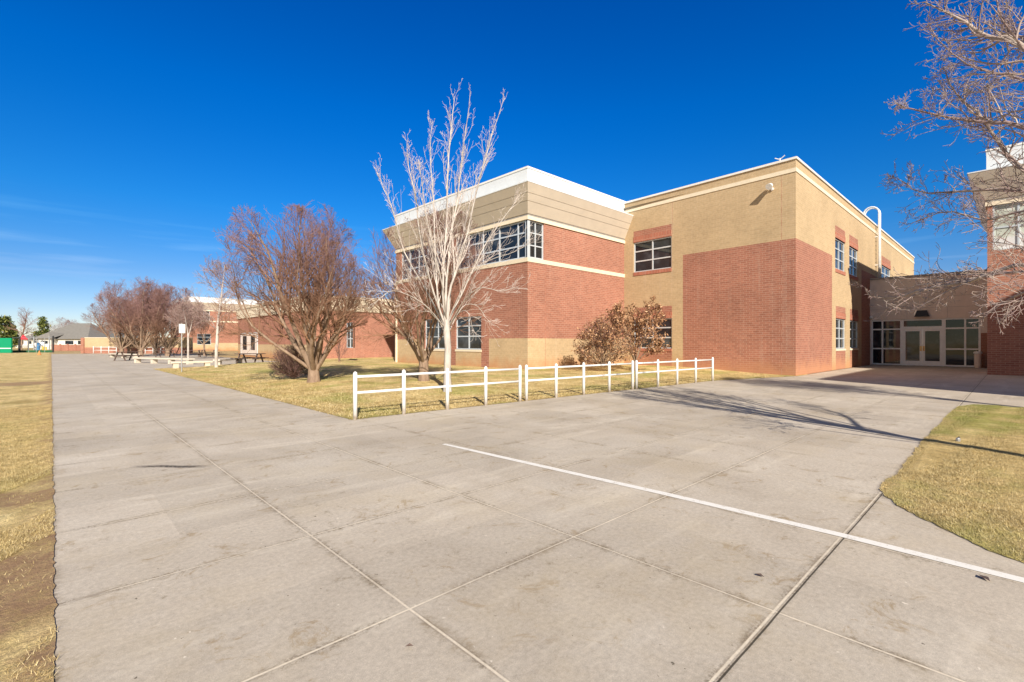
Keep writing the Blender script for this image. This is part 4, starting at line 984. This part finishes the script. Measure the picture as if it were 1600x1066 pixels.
def bench(x0, y0, x1, y1, legs, label, seat=.42):
    a = gp(x0, y0); b = gp(x1, y1); l = math.hypot(b[0]-a[0], b[1]-a[1]); u = ((b[0]-a[0])/l, (b[1]-a[1])/l); n = (u[1], -u[0])
    t = empty('concrete_bench', ((a[0]+b[0])/2, (a[1]+b[1])/2, 0), label, 'bench', 'pale concrete benches by the picnic tables')
    mb = MB(); mb.lbox(a, u, n, 0, l, seat-.11, seat, -.22, .22); mb.build('seat', M['pale_concrete'], t, bevel=.012)
    for k in range(legs):
        c = .25 + (l-.5)*k/(legs-1); mb = MB(); mb.lbox(a, u, n, c-.13, c+.13, 0, seat-.112, -.17, .17); mb.build('leg', M['pale_concrete'], t)
bench(266, 576.5, 331, 574.5, 2, 'short pale concrete bench behind the sign post at the lawn edge')
bench(212, 567, 300, 569.5, 4, 'long pale concrete bench running from the wide tree towards the sign post')
bench(174, 558.2, 214, 560, 3, 'far pale concrete bench behind the dark table by the path')
bench(338, 572, 376, 568.5, 2, 'pale concrete bench between the slim pale tree and the dark table')
P = gp(284, 582); sg = empty('sign_post', (P[0], P[1], 0), 'white sign on a thin grey post at the lawn tip by the path', 'sign')
mb = MB(); mb.tube([(P[0], P[1], -.1), (P[0], P[1], 2.5)], .028, 8); mb.build('post', M['galv'], sg)
fw = (sY, cY); mb = MB(); n_ = (.30, -.954); a_ = (.954, .30); mb.lbox(P, a_, n_, -.15, .15, 2.0, 2.46, .03, .038); mb.build('sign_plate', M['white'], sg)

p = gp(1497, 686, .06); sp = empty('sprinkler_head', (p[0], p[1], .05), 'small grey sprinkler head in the grass of the rounded right lawn', 'sprinkler')
mb = MB(); mb.tube([(p[0], p[1], .02), (p[0], p[1], .06), (p[0], p[1], .075)], [.028, .028, .02], 10); mb.build('body', M['galv'], sp)
mb = MB(); mb.tube([(p[0], p[1], .075), (p[0]+.015, p[1]-.015, .09)], .01, 8); mb.build('nozzle', M['black'], sp)
rl = random.Random(4)
for x, y, sz, lb in ((1187, 901, .03, 'curled dark leaf lying alone on the slab below the painted line'), (1538, 905, .045, 'dark flat leaf lying on the white painted line at the right'), (640, 1012, .02, 'tiny dark leaf on the concrete at the bottom centre')):
    p = gp(x, y); a0 = rl.uniform(0, 6.28); mb = MB(); c, s__ = math.cos(a0)*sz, math.sin(a0)*sz
    mb.poly([(p[0]-c, p[1]-s__, .008), (p[0]+s__*.5, p[1]-c*.5, .016), (p[0]+c*1.1, p[1]+s__*1.1, .007)]); mb.poly([(p[0]-c, p[1]-s__, .008), (p[0]+c*1.1, p[1]+s__*1.1, .007), (p[0]-s__*.5, p[1]+c*.5, .018)])
    tag(mb.build('fallen_leaf', M['dark_wood']), lb, 'leaf', 'fallen leaves on the concrete')
# ------------------------------------------------------------------ far background
def fd(x, d, z=0): p = at_d(x, d); return (p[0], p[1], z)
a = at_d(134, 69); b = at_d(300, 66); l = math.hypot(b[0]-a[0], b[1]-a[1]); u = ((b[0]-a[0])/l, (b[1]-a[1])/l); n_ = (u[1], -u[0])
lwall = empty('boundary_wall', (a[0], a[1], 0), 'low tan over red brick wall far off behind the bushy trees', 'wall')
mb = MB(); mb.lbox(a, u, n_, 0, l, 0, .85, -.15, .15); mb.build('brick_base', M['red'], lwall)
mb = MB(); mb.lbox(a, u, n_, 0, l, .85, 2.2, -.15, .15); mb.build('tan_course', M['tan'], lwall)
mb = MB(); mb.lbox(a, u, n_, -.5, -.002, 0, 2.25, -.3, .3); mb.build('pier', M['red'], lwall)
mb = MB(); mb.lbox(a, u, n_, 0, l, 2.2, 2.28, -.2, .2); mb.build('coping', M['cream'], lwall)
a = at_d(84, 92); b = at_d(131, 90); l = math.hypot(b[0]-a[0], b[1]-a[1]); u = ((b[0]-a[0])/l, (b[1]-a[1])/l); n_ = (u[1], -u[0])
rf = empty('brick_garden_wall', (a[0], a[1], 0), 'orange red garden wall below the grey roofed house', 'wall')
mb = MB(); mb.lbox(a, u, n_, 0, l, 0, 1.15, -.1, .1); mb.build('wall_panel', M['red'], rf)
for k in range(5):
    c = l*k/4; mb = MB(); mb.lbox(a, u, n_, c-.2, c+.2, 0, 1.3, .1, .2); mb.build('pier', M['red'], rf)
def house(x0, x1, d, ridge_z, eave_z, label, depth=11, sub=True):
    a = Vector(at_d(x0, d)); b = Vector(at_d(x1, d)); u = (b-a); l = u.length; u.normalize(); n = Vector((u.y, -u.x))
    h = empty('house', (a.x, a.y, 0), label, 'house', 'houses beyond the playground')
    A = (a.x, a.y); U = (u.x, u.y); Nn = (n.x, n.y)
    mb = MB(); mb.lbox(A, U, Nn, .5, l-.5, 0, eave_z, -depth, 0); mb.build('wall', M['siding'], h)
    P = lambda s, w, z: (a.x+u.x*s+n.x*w, a.y+u.y*s+n.y*w, z)
    k = min(l*.34, depth*.55); mb = MB()
    e = [P(0, .5, eave_z-.1), P(l, .5, eave_z-.1), P(l, -depth-.5, eave_z-.1), P(0, -depth-.5, eave_z-.1)]; r0, r1 = P(k, -depth/2, ridge_z), P(l-k, -depth/2, ridge_z)
    mb.poly([e[0], e[1], r1, r0]); mb.poly([e[1], e[2], r1]); mb.poly([e[2], e[3], r0, r1]); mb.poly([e[3], e[0], r0]); mb.poly([e[3], e[2], e[1], e[0]])
    rf_ = mb.build('roof', M['shingle'], h)
    for s, w, z in ((l*.32, -2.6, eave_z+1.6), (l*.62, -3.4, eave_z+2.0), (l*.70, -2.4, eave_z+1.4)):
        mb = MB(); c = P(s, w, z); mb.tube([(c[0], c[1], c[2]-1.2), (c[0], c[1], c[2]+.2)], .14, 8); mb.build('roof_vent', M['siding'], rf_)
    if sub:
        mb = MB(); c0, c1 = l*.22, l*.44
        mb.lbox(A, U, Nn, c0, c1, 0, eave_z+.1, .002, 1.6); mb.build('porch', M['siding'], h)
        mb = MB(); ap = P((c0+c1)/2, .6, eave_z+1.5)
        g = [P(c0-.5, 2.1, eave_z), P(c1+.5, 2.1, eave_z), P(c1+.5, -2.2, eave_z+1.3), P(c0-.5, -2.2, eave_z+1.3)]
        mb.poly([g[0], g[1], ap]); mb.poly([g[1], g[2], ap]); mb.poly([g[3], g[0], ap]); mb.poly([g[2], g[3], ap]); mb.build('porch_roof', M['shingle'], h)
    for s in ((.05, .16), (.27, .39), (.58, .72), (.8, .9)):
        w = .01 if not (.2 < s[0] < .4 and sub) else 1.61
        mb = MB(); mb.lbox(A, U, Nn, l*s[0], l*s[1], 1.2, eave_z-.5, w, w+.05); mb.build('window', M['glass'], h)
house(50, 140, 112, 6.3, 2.5, 'low pale house with a broad grey hipped roof and a small porch roof')
house(118, 190, 135, 6.9, 2.7, 'second grey roofed house half hidden behind the bushy trees', sub=False)
house(22, 60, 150, 5.2, 2.6, 'small far house behind the bare tree and the red canopy', sub=False)
# green hitting board, turf windscreen, playground
a = at_d(-60, 74); b = at_d(18.2, 73); l = math.hypot(b[0]-a[0], b[1]-a[1]); u = ((b[0]-a[0])/l, (b[1]-a[1])/l); n_ = (u[1], -u[0])
gb = empty('practice_board', (a[0], a[1], 0), 'solid green practice wall with a white line at the far left of the field', 'board')
mb = MB(); mb.lbox(a, u, n_, 0, l, 0, 2.25, -.1, .1); mb.build('board', M['green'], gb)
mb = MB(); mb.lbox(a, u, n_, 0, l, .62, .74, .1, .108); mb.build('net_line', M['white'], gb)
a = at_d(19, 76); b = at_d(84, 76); l = math.hypot(b[0]-a[0], b[1]-a[1]); u = ((b[0]-a[0])/l, (b[1]-a[1])/l); n_ = (u[1], -u[0])
cf = empty('court_fence', (a[0], a[1], 0), 'fence with dark posts and a low green windscreen across the end of the field', 'fence')
mb = MB(); mb.lbox(a, u, n_, 0, l, 0, .35, -.02, .02); mb.build('windscreen', M['green_dark'], cf)
mb = MB()
for z in (1.1, 2.3): mb.tube([(a[0], a[1], z), (b[0], b[1], z)], .025, 6)
mb.build('rail', M['galv'], cf)
for x, r_, z in ((31, .1, 2.5), (45, .04, 2.3), (57, .04, 2.3), (70, .04, 2.3), (83, .11, 2.6)):
    p = at_d(x, 76.); mb = MB(); mb.tube([(p[0], p[1], 0), (p[0], p[1], z)], r_, 8); mb.build('post', M['black'] if r_ > .05 else M['galv'], cf)
p = at_d(36, 84); sh = empty('red_canopy', (p[0], p[1], 0), 'red peaked play canopy on dark posts left of the houses', 'canopy')
mb = MB(); c = [fd(29, 83.5, 2.1), fd(44, 83.5, 2.1), fd(44, 86, 2.1), fd(29, 86, 2.1)]; tp = fd(36.5, 84.7, 3.0)
for i in range(4): mb.poly([c[i], c[(i+1) % 4], tp])
mb.build('roof', M['red_paint'], sh)
for q in c: mb = MB(); mb.tube([(q[0], q[1], 0), q], .07, 8); mb.build('post', M['black'], sh)
mb = MB(); mb.hexa([fd(30, 83.6, .75), fd(43, 83.6, .75), fd(43, 85.8, .75), fd(30, 85.8, .75), fd(30, 83.6, .85), fd(43, 83.6, .85), fd(43, 85.8, .85), fd(30, 85.8, .85)]); mb.build('deck', M['black'], sh)
p = at_d(62, 82); pg = empty('play_structure', (p[0], p[1], 0), 'play structure with white panels, blue slide and grey posts left of the path end', 'playground')
for x in (53, 59, 66, 77):
    q = at_d(x, 82); mb = MB(); mb.tube([(q[0], q[1], 0), (q[0], q[1], 2.6 if x in (53, 77) else 2.0)], .09, 8); mb.build('post', M['galv'], pg)
for x0, x1, z0, z1 in ((54, 60, .95, 1.5), (62, 69, 1.05, 1.65), (71, 77, .9, 1.35)):
    a, b = fd(x0, 81.8), fd(x1, 81.8); mb = MB(); mb.hexa([fd(x0, 81.8, z0), fd(x1, 81.8, z0), fd(x1, 81.95, z0), fd(x0, 81.95, z0), fd(x0, 81.8, z1), fd(x1, 81.8, z1), fd(x1, 81.95, z1), fd(x0, 81.95, z1)]); mb.build('panel', M['white'], pg)
mb = MB(); mb.tube([fd(60, 81.6, 1.3), fd(60, 80.6, .9), fd(59, 79.8, .35), fd(58.5, 79.2, .25)], .28, 8); mb.build('slide', M['blue'], pg, smooth=True)
mb = MB(); mb.tube([fd(67, 81, 0), fd(67.3, 81, .9)], .16, 8); mb.tube([fd(72, 81, 0), fd(72, 81, .85)], .12, 8); mb.build('bollard', M['yellow'], pg)
p = at_d(61.5, 62); cn = empty('traffic_cone', (p[0], p[1], -.03), 'small orange cone alone on the dry field', 'cone')
mb = MB(); mb.tube([(p[0], p[1], z) for z in (-.03, .02)], [.2, .2], 10); mb.build('base', M['orange'], cn)
mb = MB(); mb.tube([(p[0], p[1], z) for z in (.02, .3, .52)], [.14, .08, .03], 10); mb.build('body', M['orange'], cn)
# evergreens and bare trees on the skyline
def evergreen(x, d, h, rad, seed, label):
    B = fd(x, d); r = np.random.default_rng(seed); t = empty('evergreen_tree', B, label, 'tree', 'evergreens on the skyline'); base = np.array(B)
    tr = Skel(); tr.add([base, base+np.array([0,0,h*.95])], [.18, .03]); tr.mesh('trunk', M['bark_brown'], t, base)
    cen = []
    for k in range(90):
        z = h*(.12+.88*r.random()**.9); rr = rad*(1-.72*(z/h)**1.4)*r.uniform(.3, 1.05); an = r.uniform(0, 6.28)
        cen.append(r.normal(0, .28, (26, 3))*np.array([1,1,.8]) + base + np.array([math.cos(an)*rr, math.sin(an)*rr, z]))
    leaves('crown', np.concatenate(cen), .26, M['needle'], t, base, seed); return t
evergreen(6, 105, 7.2, 2.6, 101, 'olive green evergreen above the green practice wall'); evergreen(16, 118, 5.6, 2.2, 102, 'lower yellowish evergreen right of the practice wall')
evergreen(66, 130, 8.3, 1.9, 103, 'small dark evergreen rising behind the grey roofed house')
QX = [(7, .07, .03, .2, 16, .2, .75, .36, .5), (5, .13, .05, .4, 8, .2, .7, .45, .6), (3, .15, .04, .6, 5, .2, .7, .5, .7), (3, .15, .03, .7, 0, 0, 0, 0, 0)]
p = fd(33, 98); vase_tree('bare_tree', p, 'tall pointed bare tree on the skyline behind the red canopy', 'tree', 111, 9.2, 3.2, 1, QX, (M['bark_brown'], M['twig_red']), 1.2, .16, 'bare trees on the skyline', spread=(0, .05), r_stem=.15, ctr=.4)
p = fd(96, 160); vase_tree('bare_tree', p, 'faint bare tree just showing above the house ridge', 'tree', 112, 10.2, 4.0, 6, QF, (M['bark_brown'], M['twig_red']), 2., .2, 'bare trees on the skyline', r_stem=.1)
p = fd(112, 165); vase_tree('bare_tree', p, 'second faint bare tree above the house ridge, further right', 'tree', 113, 9.6, 4.0, 6, QF, (M['bark_brown'], M['twig_red']), 2., .2, 'bare trees on the skyline', r_stem=.1)
# far horizon: low mass of suburb trees
tm = MB(); rr_ = random.Random(9)
for o in bpy.data.objects:
    if '_local' in o: del o['_local']
